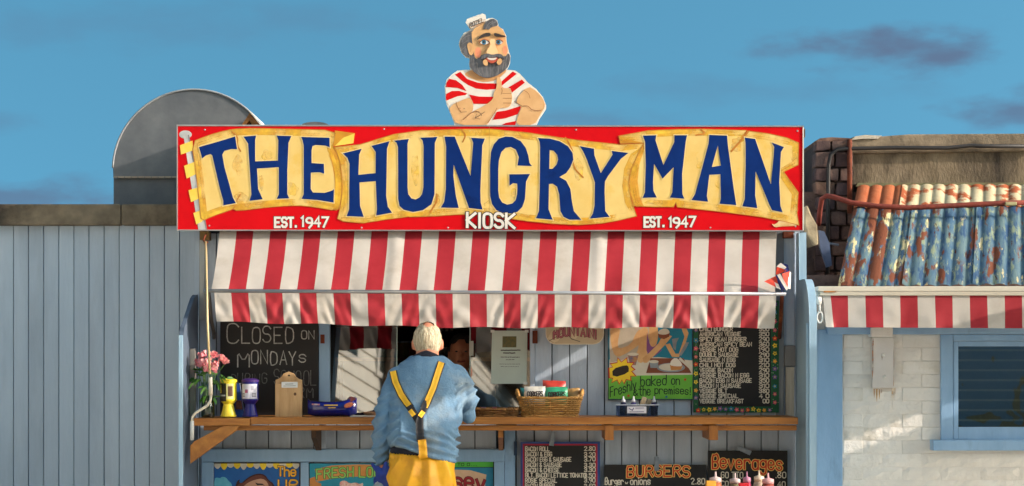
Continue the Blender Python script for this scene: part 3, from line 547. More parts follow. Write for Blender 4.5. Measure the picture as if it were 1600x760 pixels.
L('hair', f5([(300,150),(303,115),(335,84),(362,76),(386,92),(393,116),(380,126),(350,130),(335,150),(318,138)]), GREYH)
for q in ([(320,140),(330,110),(360,95)], [(335,130),(350,108),(378,100)], [(170,210),(190,190),(220,180)], [(165,240),(185,225),(205,215)], [(170,270),(190,250)], [(190,300),(200,270)], [(260,350),(265,400),(290,430)], [(290,380),(300,420)], [(320,385),(325,436)], [(360,385),(358,434)], [(400,375),(390,425)], [(430,350),(420,395)], [(445,320),(440,370)], [(240,330),(235,375)]): line('hair_strand', f5(q), .8, mat('hair_light', (134, 132, 132), (96, 96, 98), 20, .5))
L('brow', f5([(256,216),(280,185),(310,167),(346,165),(346,186),(310,189),(280,200)]), DKH); L('brow', f5([(367,166),(390,170),(420,181),(442,185),(435,193),(400,189),(369,187)]), DKH)
for cx, rx in ((308, 27), (398, 23)):
    L('eye_socket', f5(ellp(cx, 221, rx+6, 19)), mat('painted_lid', (200, 128, 84))); L('eye', f5(ellp(cx, 226, rx, 13)), CWH); L('iris', f5(ellp(cx-3, 225, 14, 15)), mat('iris_teal', (52, 118, 146), (40, 96, 126), 20)); L('pupil', f5(ellp(cx-4, 224, 6.5, 7.5)), INK); line('eyelid', f5([(cx-rx-4, 228), (cx-12, 210), (cx+8, 209), (cx+rx+2, 224)]), .9, DKH)
L('nose', f5([(338,205),(346,245),(318,283),(322,300),(340,300),(356,308),(372,300),(388,300),(395,288),(388,270),(376,245),(378,205)]), mat('nose_skin', (234, 198, 148), (228, 188, 136), 8, .45)); line('nose_line', f5([(378,210),(380,250),(396,280)]), .7, SKIN2); line('nose_line', f5([(345,235),(318,283),(324,300)]), .6, SKIN2)
L('mouth', f5([(312,320),(355,325),(394,318),(385,345),(355,358),(328,345)]), mat('lips', (176, 78, 58))); L('teeth', f5([(320,320),(355,326),(390,320),(372,337),(340,337)]), CWH)
L('chin_patch', f5([(297,340),(318,329),(333,357),(320,374),(302,363)]), SKIN); L('chin_patch', f5([(382,345),(405,321),(419,336),(410,361),(392,369)]), SKIN)
L('moustache', f5([(283,325),(298,300),(330,294),(356,304),(400,294),(425,308),(434,330),(415,323),(385,316),(356,322),(322,318),(300,332)]), GREYH)

# ------------------------------------------------------------------ the big striped awning
YB = -.40
aw = empty('awning', (xx(777, YB), -.2, zz(460, YB)), 'large sloping red and white striped awning with a valance over the kiosk counter', 'awning')
def wr(p, s): return noise.noise(Vector(p)*s)
def stripes(fn, nst, sub, rows, name, parent, mats, special=()):
    q = MB(); W_ = nst*sub+1
    for j in range(rows+1):
        for i in range(W_): q.v.append(fn(i/sub, j/rows))
    for j in range(rows):
        for i in range(W_-1):
            a = j*W_+i; q.f.append((a, a+1, a+W_+1, a+W_)); q.m.append((i//sub) % 2)
    return q.build(name, mats, parent, smooth=True)
def slope(u_, v_):
    Y = -.035+(YB+.035)*v_
    t = 344.4+26.35*u_; bt = 330+26.7*u_
    pt = P(t, 350, -.035); pb = P(bt, 455+5*u_/33, YB); p = pt.lerp(pb, v_); p.y = Y
    sag = -.022*math.sin(math.pi*v_)
    d = sag+.006*wr((u_*.5, v_*2, 1), 1.1)
    near = v_**5
    d += .007*near*math.sin(u_*2.1+3*wr((u_*.4, 0, 3), 1))+.004*near*wr((u_*2.3, v_*6, 5), 1)
    for c in (10.5, 22.5):                                   # seams: a rounded overlap of two cloth widths
        k = u_-c
        if abs(k) < .5: d += .007*(1-abs(k)*2)**.5*(1 if k > -.15 else .35)
        d += .006*math.exp(-(k*.8)**2)*math.sin(9*(v_+.35*abs(k))+k*2)*max(0, 1-2.2*v_)
    return p+Vector((0, -.66, .75))*d
stripes(slope, 33, 5, 26, 'canopy_cloth', aw, [AWH, ARED])
rv = random.Random(3); FOLD = [(rv.uniform(-1.6, 1.6), rv.uniform(0, 6), rv.uniform(.3, 1.0)) for _ in range(34)]
def val(u_, v_):
    t = 334.5+26.62*u_; bt = 338.5+26.4*u_
    pt = P(t, 457.5+4.5*u_/33, YB-.004); pb = P(bt, 503+8.5*min(1, u_/14)+.6*u_/33*2, YB-.012); p = pt.lerp(pb, v_)
    i = min(int(u_), 32); f = u_-i; sl_, ph, am = FOLD[i]; a2_, p2, m2_ = FOLD[min(i+1, 33)]
    w1 = math.sin(7*(v_+sl_*f)+ph)*am; w2 = math.sin(7*(v_+a2_*(f-1))+p2)*m2_
    w = w1*(1-f)+w2*f
    w = math.copysign(abs(w)**.8, w)
    env = min(1, v_*3)*(.5+.5*v_)
    d = .0085*w*env+.007*env*wr((u_*1.7, v_*3.2, 7), 1)+.007*v_*math.sin(u_*1.35+1)+.0035*math.sin(u_*25)*max(0, 1-abs(v_-.08)*12)
    p.y -= d; p.z += .004*math.sin(u_*1.3)*v_
    return p
stripes(val, 33, 9, 22, 'valance', aw, [AWH, ARED])
MB().tube([P(318, 454.5, YB), P(1228, 459.8, YB)], .0105, 10).build('front_bar', ALU, aw, smooth=True)
MB().tube([P(326, 456, YB+.005), P(330, 500, -.25), P(334, 520, -.14), P(334, 528, -.03)], .011, 8).build('arm', mat('arm_steel', (104, 98, 92), (84, 78, 72), 9, .5, metal=.3), aw, smooth=True)
MB().tube([P(1222, 461, YB+.005), P(1220, 500, -.2), P(1218, 528, -.03)], .011, 8).build('arm', RUST, aw, smooth=True)
MB().box(xx(346, 0), xx(1212, 0), -.06, -.004, zz(358), zz(344)).build('wall_rail', ALU, aw)
MB().pbox(1224, 362, 1240, 372, -.06, -.004).build('wall_bracket', RUST, aw, bevel=.003); MB().pbox(312, 361, 326, 375, -.10, -.004).build('wall_bracket', mat('brass_bracket', (120, 92, 50), (90, 66, 36), 12, .6, metal=.4), aw, bevel=.003)
# crank rod hanging from the awning
YK = -.52
ck = empty('awning_crank', (xx(300, YK), YK, zz(690, YK)), 'cream awning crank rod hanging at the left end of the counter', 'crank')
CREAM = mat('cream_enamel', (206, 196, 178), (186, 174, 152), 8, .4)
MB().tube([P(321, 378, -.12), P(322, 392, -.30), P(324, 500, YK), P(328, 585, YK)], .0065, 8).build('rod', mat('rod_brass', (196, 176, 132), (170, 146, 104), 6, .4, metal=.2), ck, smooth=True)
MB().tube([P(322, 366, -.11), P(318, 374, -.12), P(320, 381, -.12), P(325, 378, -.12)], .006, 8).build('hook', RUST, ck, smooth=True)
MB().tube([P(328.5, 590, YK), P(329.5, 618, YK)], .0115, 10).build('sleeve', CREAM, ck, smooth=True)
MB().tube([P(329.5, 618, YK), P(329, 626, YK), P(324, 634, YK), P(306, 645, YK), P(300.5, 652, YK), P(300, 660, YK)], .0075, 8).build('crank_arm', CREAM, ck, smooth=True)
MB().tube([P(300, 658, YK), P(300, 688, YK)], .0115, 10).build('grip', mat('grip_white', (186, 186, 182)), ck, smooth=True)
# pinwheel
YW = -.40
pw = empty('pinwheel', (xx(1222, YW), YW, zz(458, YW)), 'small red white and blue folded flag pinwheel on the awning bar end', 'pinwheel')
FR, FB, FW = mat('flag_red', (214, 70, 48)), mat('flag_blue', (34, 44, 110)), mat('flag_white', (226, 216, 208))
MB().tube([P(1222, 460, YB), P(1222, 436, YW)], .004, 6).build('stick', FB, pw)
def blade(cx, cy, pts, dy):
    q = MB(); c = P(cx, cy, YW)
    for i, (tri, m_) in enumerate(pts):
        vs = [P(a, b_, YW+d) for a, b_, d in tri]; q.add(vs, [tuple(range(len(vs)))], m_)
    return q.build('sail', [FR, FB, FW], pw)
blade(1222, 436, [([(1194, 440, -.02), (1215, 430, .0), (1222, 452, -.015), (1212, 449, -.02)], 0), ([(1212, 431, -.001), (1220, 428, -.02), (1223, 454, -.022), (1219, 453, -.02)], 1), ([(1210, 441, -.021), (1216, 444, -.024), (1220, 453, -.021), (1213, 450, -.021)], 2)], 0)
blade(1222, 436, [([(1212, 430, .0), (1214, 416, -.025), (1224, 412, -.02), (1228, 424, -.01)], 0), ([(1213, 417, -.028), (1220, 411, -.03), (1229, 418, -.028), (1226, 421, -.024)], 2), ([(1222, 411, -.026), (1231, 414, -.02), (1234, 426, .0), (1226, 424, -.01)], 1)], 0)
blade(1222, 436, [([(1222, 428, -.03), (1234, 424, -.012), (1233, 440, -.01), (1226, 442, -.02)], 0), ([(1214, 430, -.034), (1219, 428, -.036), (1232, 451, -.026), (1229, 455, -.026)], 2), ([(1212, 432, -.032), (1214, 430, -.0345), (1229, 455, -.0265), (1224, 452, -.026)], 1), ([(1233, 424, -.010), (1236, 426, .0), (1235, 452, -.01), (1230, 450, -.02)], 2), ([(1226, 441, -.022), (1232, 440, -.014), (1231, 449, -.02)], 0)], 0)

# ------------------------------------------------------------------ stone building on the right
YR = .05
sb = empty('stone_building', (xx(1480, .6), .8, FZ), 'low old building with white brick wall, rusty corrugated roof and a concrete parapet', 'building')
XB = xx(1317, YR)
MB().box(XB-.17, 4.6, YR+.0045, YR+.25, FZ, zz(450, .1)).build('wall_core', WHITEW, sb)
MB().box(XB-.15, 4.6, 1.30, 3.2, FZ, zz(300, 1.3)).build('rear_wall', STONE, sb)
MB().box(1.78, 2.18, .30, 1.28, FZ, zz(430, .3)).build('side_wall', STONE, sb)
# bricks
bw, bh = 61.0, 20.7
bcache = []
for k in range(4):
    q = MB(); rg = random.Random(k); x1 = (bw-.7)*PX*1.0045; z1 = (bh-.6)*PX*1.0045
    n, m_ = 6, 3
    for j in range(m_+1):
        for i in range(n+1):
            ed = (i in (0, n)) or (j in (0, m_)); q.v.append(Vector((x1*i/n+(rg.uniform(-.003, .003) if ed else 0), YR+rg.uniform(-.002, .002)+(.0022 if ed else -.0012), z1*j/m_+(rg.uniform(-.0018, .0018) if ed else 0))))
    for j in range(m_):
        for i in range(n): a = j*(n+1)+i; q.f.append((a, a+1, a+n+2, a+n+1)); q.m.append(0)
    # returns to the bed
    rim_ = [i for i in range(n+1)]+[(n+1)*j+n for j in range(1, m_+1)]+[(n+1)*m_+i for i in range(n-1, -1, -1)]+[(n+1)*j for j in range(m_-1, 0, -1)]
    b0 = len(q.v); q.v += [Vector((q.v[r_].x, YR+.032, q.v[r_].z)) for r_ in rim_]
    for i in range(len(rim_)): j = (i+1) % len(rim_); q.f.append((rim_[j], rim_[i], b0+i, b0+j)); q.m.append(0)
    bcache.append(q)
proto = []
for row in range(14):
    py1 = 523+row*bh; off = 0 if row % 2 else bw/2
    for c in range(-1, 7):
        a = 1318+off+c*bw; b2 = a+bw
        if b2 < 1330 or a > 1612: continue
        lo, hi = max(a, 1317.5), b2
        if py1+bh < 708 and hi > 1470: hi = 1470
        if py1+bh >= 708 and py1 < 700 and hi > 1462: hi = 1462
        if hi-lo < 7: continue
        full = abs((hi-lo)-bw) < .5; k = random.randrange(4)
        if full:
            if len(proto) < 4:
                src = bcache[len(proto)]; o = src.build('brick', WHITEW, sb); proto.append(o)
            else:
                o = proto[k].copy(); COL.objects.link(o); o.parent = sb
            o.location = (xx(lo+.4, YR), random.uniform(-.0012, .0012), zz(py1+bh-.3, YR))
        else:
            MB().pbox(lo+.4, py1+.3, hi-.4, py1+bh-.3, YR-.001+random.uniform(-.001, .001), YR+.032).build('brick', WHITEW, sb, bevel=.004)
MB().pbox(1265.5, 515, 1316.5, 1200, YR-.035, YR+.02).build('door_post', PAINT_TRIM, sb, bevel=.004)
MB().pbox(1293, 509, 1700, 522.5, YR-.07, YR+.02).build('fascia', PAINT_TRIM, sb, bevel=.004)
# window at the right edge
wn = MB()
wn.pbox(1470.5, 523, 1489, 688, YR-.03, YR+.02); wn.pbox(1489.6, 523, 1700, 533, YR-.028, YR+.02)
wn.build('window', PAINT_TRIM, sb, bevel=.003)
win = [o for o in sb.children if o.name.startswith('window')][-1]
f = MB(); f.pbox(1489.6, 533.4, 1497.5, 687.6, YR-.022, YR+.02); f.pbox(1497.6, 667.5, 1700, 687.6, YR-.024, YR+.02); f.pbox(1497.6, 533.4, 1700, 541.5, YR-.022, YR+.02); f.build('sash', PAINT_TRIM, win, bevel=.003)
MB().pbox(1458, 688.2, 1700, 704.5, YR-.085, YR+.02).build('sill', PAINT_TRIM, win, bevel=.005)
MB().pbox(1497, 541, 1700, 668, YR-.008, YR-.005).build('pane', glassy('old_wavy_glass', (190, 196, 180), .20, .02, .08), win)
MB().pbox(1497, 541, 1700, 668, YR+.002, YR+.004).build('dark_room_sheet', mat('room_darkness', (22, 19, 16), (34, 30, 24), 3, .9), win)  # black sheet close behind the pane stands in for the room's darkness
bl = None
for i in range(8):  # cream strips stand in for plank lines reflected in the glass
    y0 = 546+i*15.6
    o = MB().pbox(1497, y0, 1700, y0+3.2, YR-.003, YR+.001).build('reflection_strip', mat('reflection_cream', (196, 184, 152)), win) if bl is None else None
    if bl is None: bl = o; by = y0
    else: o = bl.copy(); COL.objects.link(o); o.parent = win; o.location = (0, 0, zz(y0, YR-.003)-zz(by, YR-.003))
# white steel cover over a service duct, with rust
mc = empty('duct_cover', (xx(1379, YR), YR-.02, zz(607, YR)), 'white painted metal duct cover with rust stains on the brick wall', 'duct cover')
MB().pbox(1363, 527.5, 1397, 606.5, YR-.034, YR-.006).build('cover_plate', mat('cover_paint', (212, 206, 200), (200, 192, 184), 4, .45, bump=.1), mc, bevel=.003)
MB().pbox(1361, 512, 1395.5, 526.8, YR-.095, YR-.006).build('cover_top', WHITEW, mc, bevel=.006)
RUSTL = patchy(mat('pale_rust', (206, 160, 96), (192, 136, 70), 14, .9), 18, .34, .8)
def drip(pts, nm='rust_stain', d=.0358): MB().flat(chai(pts, 1), YR-d).build(nm, RUSTST, mc)
drip([(1362.8, 528), (1365.5, 530), (1364.4, 552), (1365.2, 570), (1363.4, 592), (1362.8, 603)]); drip([(1377, 553), (1380, 554), (1378.6, 564), (1377.2, 560)]); drip([(1396.9, 528), (1396, 548), (1396.6, 585), (1395.6, 603), (1396.9, 604)])
for k, (px, y0, y1, w) in enumerate(((1366, 608, 622, 2.4), (1370, 608, 628, 3.2), (1374, 608, 624, 2.6), (1377.5, 608, 615, 2), (1394, 607, 640, 2.2), (1396.5, 607, 628, 2.6), (1398.5, 607, 616, 1.6))): MB().flat([(px-w/2, y0), (px+w/2, y0), (px+w*.35, (y0+y1)/2), (px+.2, y1), (px-.2, y1), (px-w*.35, (y0+y1)/2)], YR-.006-.0003*k).build('rust_run', RUSTL, mc)
for px, py in ((1380, 555), (1382, 589)): MB().ell(P(px, py, YR-.034), (.011, .007, .011), n=12, k=6).build('stud', WHITEP, mc, smooth=True)
# roof
def roofmat(nm, rust, cream):
    m = bpy.data.materials.new(nm); m.use_nodes = True; t = m.node_tree; b = t.nodes['Principled BSDF']; b.inputs['Roughness'].default_value = .75; b.inputs['Specular IOR Level'].default_value = .25
    tcn = N(t, 'ShaderNodeTexCoord'); mpn = N(t, 'ShaderNodeMapping'); mpn.inputs['Scale'].default_value = (2.4, .42, .42); rot = N(t, 'ShaderNodeMapping'); rot.inputs['Rotation'].default_value = (0, 0, R(15)); t.links.new(tcn.outputs['Object'], rot.inputs[0]); t.links.new(rot.outputs[0], mpn.inputs[0])
    def nz_(s, o, d=7):
        n = N(t, 'ShaderNodeTexNoise'); n.inputs['Scale'].default_value = s; n.inputs['Detail'].default_value = d; n.inputs['Roughness'].default_value = .6
        a = N(t, 'ShaderNodeVectorMath', operation='ADD'); a.inputs[1].default_value = (o, o*2, o); t.links.new(mpn.outputs[0], a.inputs[0]); t.links.new(a.outputs[0], n.inputs['Vector']); return n.outputs['Fac']
    def stepm(col, c2, s, o, lo, hi):
        r = N(t, 'ShaderNodeMapRange'); r.inputs[1].default_value = lo; r.inputs[2].default_value = hi; t.links.new(nz_(s, o), r.inputs[0])
        x = N(t, 'ShaderNodeMix', data_type='RGBA'); t.links.new(r.outputs[0], x.inputs[0]); x.inputs[7].default_value = lin(c2)
        if isinstance(col, tuple): x.inputs[6].default_value = lin(col)
        else: t.links.new(col, x.inputs[6])
        return x.outputs[2]
    c = stepm((62, 92, 116), (92, 114, 118), 7, 1, .38, .6); c = stepm(c, (46, 74, 104), 9, 4, .5, .6); c = stepm(c, (126, 136, 112), 13, 9, .54, .62); c = stepm(c, (196, 180, 134), 9, 15, cream, cream+.05); c = stepm(c, (104, 56, 34), 5.5, 22, rust, rust+.035); c = stepm(c, (70, 34, 24), 14, 30, .62, .68)
    t.links.new(c, b.inputs['Base Color'])
    bn = N(t, 'ShaderNodeBump'); bn.inputs['Strength'].default_value = .35; bn.inputs['Distance'].default_value = .01; t.links.new(nz_(30, 3), bn.inputs['Height']); t.links.new(bn.outputs[0], b.inputs['Normal'])
    return m
def sheet(u0, u1, v0, v1, nm, m, lift=0, amp=.0075, flare=0):
    q = MB(); sub = 10; rows = 10; n = int((u1-u0)*sub)+1
    def pt(u_, v_):
        T = P(1340+19.6*u_, 294, 1.2); Bm = P(1309+22.0*u_, 447, -.03); p = T.lerp(Bm, v_)
        c = 2*abs(math.sin(math.pi*u_))**.7-1
        return p+Vector((0, -.45, .89))*(amp*c+lift+flare*v_+.003*noise.noise(p*6))
    for lay_ in (0, -.004):
        for j in range(rows+1):
            for i in range(n): q.v.append(pt(u0+i/sub, v0+(v1-v0)*j/rows)+Vector((0, 0, lay_)))
    K = n*(rows+1)
    for l in (0, K):
        for j in range(rows):
            for i in range(n-1): a = l+j*n+i; q.f.append((a, a+1, a+n+1, a+n)); q.m.append(0)
    for i in range(n-1): q.f.append((i+n*rows, i+1+n*rows, K+i+1+n*rows, K+i+n*rows)); q.m.append(0)
    return q.build(nm, m, sb, smooth=True)
RM = [roofmat('rusty_blue_roof', .50, .58), roofmat('worn_blue_roof', .56, .62), roofmat('blue_roof', .58, .64)]
sheet(0, 5.5, .05, 1, 'roof_sheet', RM[0], .000); sheet(4.55, 10.5, .05, 1, 'roof_sheet', RM[1], .006); sheet(9.55, 16, .05, 1, 'roof_sheet', RM[2], .012)
def capmat(nm, a, b2, t_): return mat(nm, a, b2, 5, .8, bump=.4, bscale=25, c3=(150, 74, 36), c3s=7, c3t=t_)
sheet(0, 4.5, 0, .235, 'ridge_sheet', capmat('rusty_cap', (172, 96, 56), (136, 72, 42), (.52, .6)), .016, .0075, .006); sheet(3.55, 16, 0, .235, 'ridge_sheet', capmat('cream_cap', (196, 182, 148), (168, 152, 120), (.50, .56)), .021, .0075, .006)
# parapet
q = MB()
YP = 1.27
def bar(pts, yf, yb): q.prism(pts, yf, yb)
top = [(1327, 217), (1334, 214), (1380, 213), (1420, 210), (1480, 209.5), (1640, 208.5)]
q.prism(top+[(1640, 236), (1327, 240)], YP-.03, 1.9); q.build('parapet_cap', CONC, sb, bevel=.01)
MB().prism([(1327, 239.5), (1640, 236.5), (1640, 288.5), (1337, 288.5), (1327, 292)], YP, 1.85).build('parapet', CONC_L, sb)
MB().prism([(1340, 286), (1640, 285.5), (1640, 290.5), (1338, 291.5)], YP-.05, YP-.003).build('flashing', mat('mossy_flashing', (126, 118, 84), (92, 88, 62), 9, .9), sb)
MB().prism([(1330, 219), (1336, 213.5), (1352, 211), (1378, 212.5), (1372, 217), (1348, 217)], YP-.045, YP+.2).build('mortar_patch', mat('pale_mortar', (196, 186, 168), (160, 148, 128), 12, .95, bump=.5), sb)
# rubble pier, stone by stone
rg = random.Random(11)
MB().pbox(1274, 226, 1334, 450, YP+.02, 1.9).build('pier_core', mat('pier_mortar', (84, 68, 60), (62, 50, 46), 8, .95, bump=.6), sb)
STN = [mat('pier_stone', c1, c2, 8, .9, bump=.9, bscale=22, c3=c3, c3s=9) for c1, c2, c3 in (((112, 88, 78), (74, 56, 54), (146, 116, 98)), ((92, 70, 66), (62, 48, 50), (126, 98, 84)), ((128, 98, 80), (88, 64, 56), (160, 130, 104)))]
rows_ = [(219, 236), (236, 262), (262, 284), (284, 306), (306, 330), (330, 352), (352, 376), (376, 400), (400, 424), (424, 448)]
for r_, (ya, yb) in enumerate(rows_):
    x = 1272.5+rg.uniform(0, 2)
    while x < 1332:
        w = rg.uniform(15, 34); x2 = min(x+w, 1334)
        if x2-x < 7: break
        pts = [(x+rg.uniform(.3, 3), ya+rg.uniform(.4, 3)), ((x+x2)/2, ya+rg.uniform(.2, 2)), (x2-rg.uniform(.5, 3), ya+rg.uniform(.4, 3)), (x2-rg.uniform(.3, 1.5), (ya+yb)/2), (x2-rg.uniform(.5, 3), yb-rg.uniform(.4, 3)), ((x+x2)/2, yb-rg.uniform(.2, 2)), (x+rg.uniform(.5, 3), yb-rg.uniform(.4, 3)), (x+rg.uniform(.3, 1.5), (ya+yb)/2)]
        MB().prism(pts, YP-.03+rg.uniform(-.02, .02), YP+.1).build('stone', rg.choice(STN), sb, bevel=.012); x = x2+.6
MB().prism([(1273, 221), (1282, 216), (1300, 214.5), (1329, 216), (1330, 222), (1300, 221), (1276, 227)], YP-.02, 1.8).build('stone', STN[2], sb, bevel=.01)
MB().prism([(1258, 323), (1262, 321), (1268, 336), (1277, 352), (1279, 382), (1274, 384), (1262, 368), (1257, 350)], .35, .75).build('stone', mat('pale_stone', (168, 152, 122), (112, 98, 78), 9, .95, bump=.8, bscale=20), sb, bevel=.01)
MB().prism([(1279, 360), (1288, 362), (1296, 380), (1300, 415), (1292, 418), (1281, 386)], .5, .54).build('flashing', mat('lead_blue', (86, 100, 128), (62, 72, 96), 7, .5), sb)
MB().tube([P(1282, 379, .7), P(1310, 383, .75)], .008, 6).build('flashing', mat('lead_grey', (120, 124, 136)), sb)
# pipes and cables on the right
cb = MB().tube([P(1293, 428, YP-.06), P(1294, 300, YP-.06), P(1294.5, 258, YP-.06), P(1298, 242, YP-.06), P(1308, 234, YP-.06), P(1325, 232.5, YP-.06), P(1400, 231, YP-.06), P(1480, 231.5, YP-.06), P(1518, 227.5, YP-.06), P(1530, 228.5, YP-.06), P(1640, 229, YP-.06)], .013, 8).build('black_cable', BLACKC, smooth=True)
tag(cb, 'thick black cable bending along the concrete parapet and down the rubble pier', 'cable')
rp = empty('rusty_pipe', (xx(1400, .7), .6, zz(325, .7)), 'long sagging rust-red pipe lying across the corrugated roof', 'pipe')
MB().tube([P(1279, 352, .95), P(1281, 330, .9), P(1284, 311, .85), P(1291, 306.5, .82), P(1302, 308, .8), P(1330, 317, .76), P(1370, 322.5, .74), P(1420, 325, .72), P(1480, 322, .72), P(1560, 318, .72), P(1640, 316, .72)], .0165, 10).build('pipe', BLUE_PIPE, rp, smooth=True)
for px in (1580,): MB().pbox(px-9, 315.5, px+9, 321, .695, .745).build('pipe_clamp', mat('galvanised_clamp', (176, 168, 120), (140, 130, 96), 9, .6), rp, bevel=.004)
vp = MB().tube([P(1327.5, 334, YP-.06), P(1327.5, 218, YP-.06)], .016, 10).build('vertical_pipe', RUST, smooth=True); tag(vp, 'short upright rusty pipe standing at the corner of the concrete parapet', 'pipe')
# right awning, rolled up in its cassette
YV = -.22
a2w = empty('awning', (xx(1450, YV), YV, zz(462, YV)), 'narrow red and white valance hanging from a cream cassette on the white wall', 'awning')
MB().pbox(1278, 447.5, 1720, 455.5, YV, .05).build('cassette', mat('cream_cassette', (206, 198, 182), (196, 188, 172), 4, .4), a2w, bevel=.004)
MB().pbox(1281, 456, 1720, 462, YV-.012, YV+.03).build('lower_lip', mat('cream_lip', (196, 188, 170), (184, 174, 156), 5, .4), a2w, bevel=.003)
MB().pbox(1287, 455, 1316, 457.2, YV-.016, YV-.0125).build('rust_mark', RUSTST, a2w)
def v2(u_, v_):
    p = P(1270.5+27.2*u_, 462, YV).lerp(P(1271.5+27.2*u_+(4*(u_ < 1.1)), 511.5+u_*.15, YV-.01), v_)
    p.y -= .006*math.sin(u_*1.9+v_*1.5)*v_+.008*v_*wr((u_*1.4, v_*2.5, 2), 1); return p
def v2c(u_, v_): return v2(.55+u_*(16.5-.55)/16, v_) if False else v2(u_+.55 if u_ < .45 else u_+.55, v_)
q = MB(); us = [.55, .7, .85, 1]+[1+i/6 for i in range(1, 91)]; rws = 12
for j in range(rws+1):
    for u_ in us: q.v.append(v2(u_, j/rws))
for j in range(rws):
    for i in range(len(us)-1): a = j*len(us)+i; q.f.append((a, a+1, a+len(us)+1, a+len(us))); q.m.append(int(us[i]+1e-6) % 2)
q.build('valance', [AWH, ARED], a2w, smooth=True)
CAP = mat('white_plastic', (216, 214, 206), (206, 202, 194), 5, .4)
MB().tube([P(1268, 462, YV+.03), P(1280, 462, YV+.03)], [.022, .026], 14).build('end_cap', CAP, a2w, smooth=True)
MB().tube([P(1274, 470, YV), P(1283, 470, YV)], [.024, .024], 12).build('gearbox', CAP, a2w, smooth=True)
MB().tube([P(1280.5, 474, YV), P(1281, 488, YV)], .006, 8).build('eye_shank', CAP, a2w, smooth=True)
MB().tube([P(1281+4.5*math.sin(t), 496-8.5*math.cos(t), YV) for t in (2*math.pi*i/16 for i in range(17))], .0055, 8).build('eye', CAP, a2w, smooth=True)

# ------------------------------------------------------------------ across the lane: what the glass reflects and what shades the kiosk
bd = empty('shade_screen', (4.55, -3.0, 0), 'unseen slotted boards added at the right to shade the kiosk', 'shade_blocker')  # made-up screen off view, shaped to shade the kiosk and throw light streaks
def edge(z):                                             # near end shaped to set the top of the cast shade
    return -.95-(z-2.18)/1.08 if z > 2.2 else -.30
GAPS = [(1.80, 1.89, -.68, -.46), (2.86, 2.99, -2.5, -1.80)]  # slots cut to let the sun streaks through
HB = mat('shade_screen_board', (128, 132, 134), (110, 114, 118), 4, .7, bump=.3, stretch=(1, .4, 4))
z = .0
cuts = sorted({1.2, 1.5, 1.8}|{a for a, *_ in GAPS}|{b2 for _, b2, *_ in GAPS}|{2.2, 2.5, 2.7, 3.3, 3.6, 3.9, 4.2, 4.5, 4.8, 5.1, 5.4, 5.7, 6.0})
for z0, z1 in zip(cuts, cuts[1:]):
    y0 = edge(z0); y1 = edge(z1); f0, f1 = -.5-1.43*(z0-1.2), -.5-1.43*(z1-1.2)
    gp = next(((a, c) for lo, hi, a, c in GAPS if abs(lo-z0) < 1e-6), None)
    pcs = [(f0, f1, y0, y1)] if gp is None else [(f0, f1, gp[0], gp[0])]+([(gp[1], gp[1], y0, y1)] if gp[1] < y1-.02 else [])
    for a0, a1, c0, c1 in pcs: MB().yz([(a0, z0), (c0, z0), (c1, z1), (a1, z1)], 4.5, 4.53).build('board', HB, bd)
for k in range(14):
    yq = -1.5-k*.2; MB().box(4.535, 5.5, yq-.26, yq, 2.0+k*.17, 2.04+k*.17).build('added_tread', HB, bd)  # treads added only to dress the shade screen as stairs
for y in (-1.6, -3.4, -5.2): MB().box(4.535, 4.62, y-.05, y+.05, 0, 1.9+(-y-.95)*1.0).build('post', OAKV, bd)
hs = empty('weatherboard_house', (-5.3, -9, 0), 'tall white weatherboarded house along the left side of the lane', 'house')
WB = mat('white_boards', (226, 222, 210), (214, 209, 196), 5, .6)
MB().box(-9, -5.03, -30, -3.5, 0, 7).build('wall', WB, hs)
bh_ = empty('boathouse', (4, -19, 0), 'cream rendered boathouse across the lane behind the camera', 'boathouse')
MB().box(-4, 16, -24, -18, 0, 5.2).build('wall', mat('cream_render', (178, 164, 134), (156, 142, 112), 1.5, .9), bh_); MB().yz([(-17.7, 5.2), (-24.3, 5.2), (-21, 7.6)], -4.3, 16.3).build('roof', CONC, bh_)
for k in range(6): MB().box(-2.5+k*3, -1+k*3, -18.02, -17.98, .3 if k % 2 else 1.1, 3.0).build('door' if k % 2 else 'window', GLB if k % 2 == 0 else PAINT_TRIM, bh_)
b0_ = None
for i in range(41):
    if b0_ is None: b0_ = MB().add([(-5.0, -30, .01), (-5.0, -3.5, .01), (-5.025, -3.5, .175), (-5.025, -30, .175), (-5.03, -30, .01), (-5.03, -3.5, .01), (-5.03, -3.5, .175), (-5.03, -30, .175)], [(0, 1, 2, 3), (4, 5, 1, 0), (3, 2, 6, 7), (1, 5, 6, 2), (0, 3, 7, 4), (7, 6, 5, 4)]).build('board', WB, hs)
    else: o = b0_.copy(); COL.objects.link(o); o.parent = hs; o.location.z = i*.17
MB().yz([(-30.3, 7), (-3.2, 7), (-16.75, 9.5)], -9.2, -4.8).build('roof', CONC, hs)
MB().tube([(-4.95, -8.95, .1), (-4.95, -8.95, 6.9)], .06, 8).build('downpipe', mat('brown_pipe', (92, 70, 50), (76, 58, 42), 6, .6), hs)
for k in range(21):
    y0 = -4.3-k*1.2
    for zq in (1.1, 2.5, 3.9, 5.3):
        wf = MB().box(-5.02, -4.985, y0-.36, y0+.36, zq, zq+.95).build('window', WHITEP, hs)
        for c in (0, 1): MB().box(-4.984, -4.978, y0-.30, y0+.30, zq+.06+c*.44, zq+.45+c*.44).build('pane', GLB, wf)

# ------------------------------------------------------------------ boards, posters and menus
def board(name, label, cat, rect, Y, th, m, group=None):
    a, b_, c, d = rect
    t = empty(name, (xx((a+c)/2, Y), Y+th, zz(d, Y)), label, cat, group)
    MB().pbox(a, b_, c, d, Y, Y+th).build('panel', m, t); return t
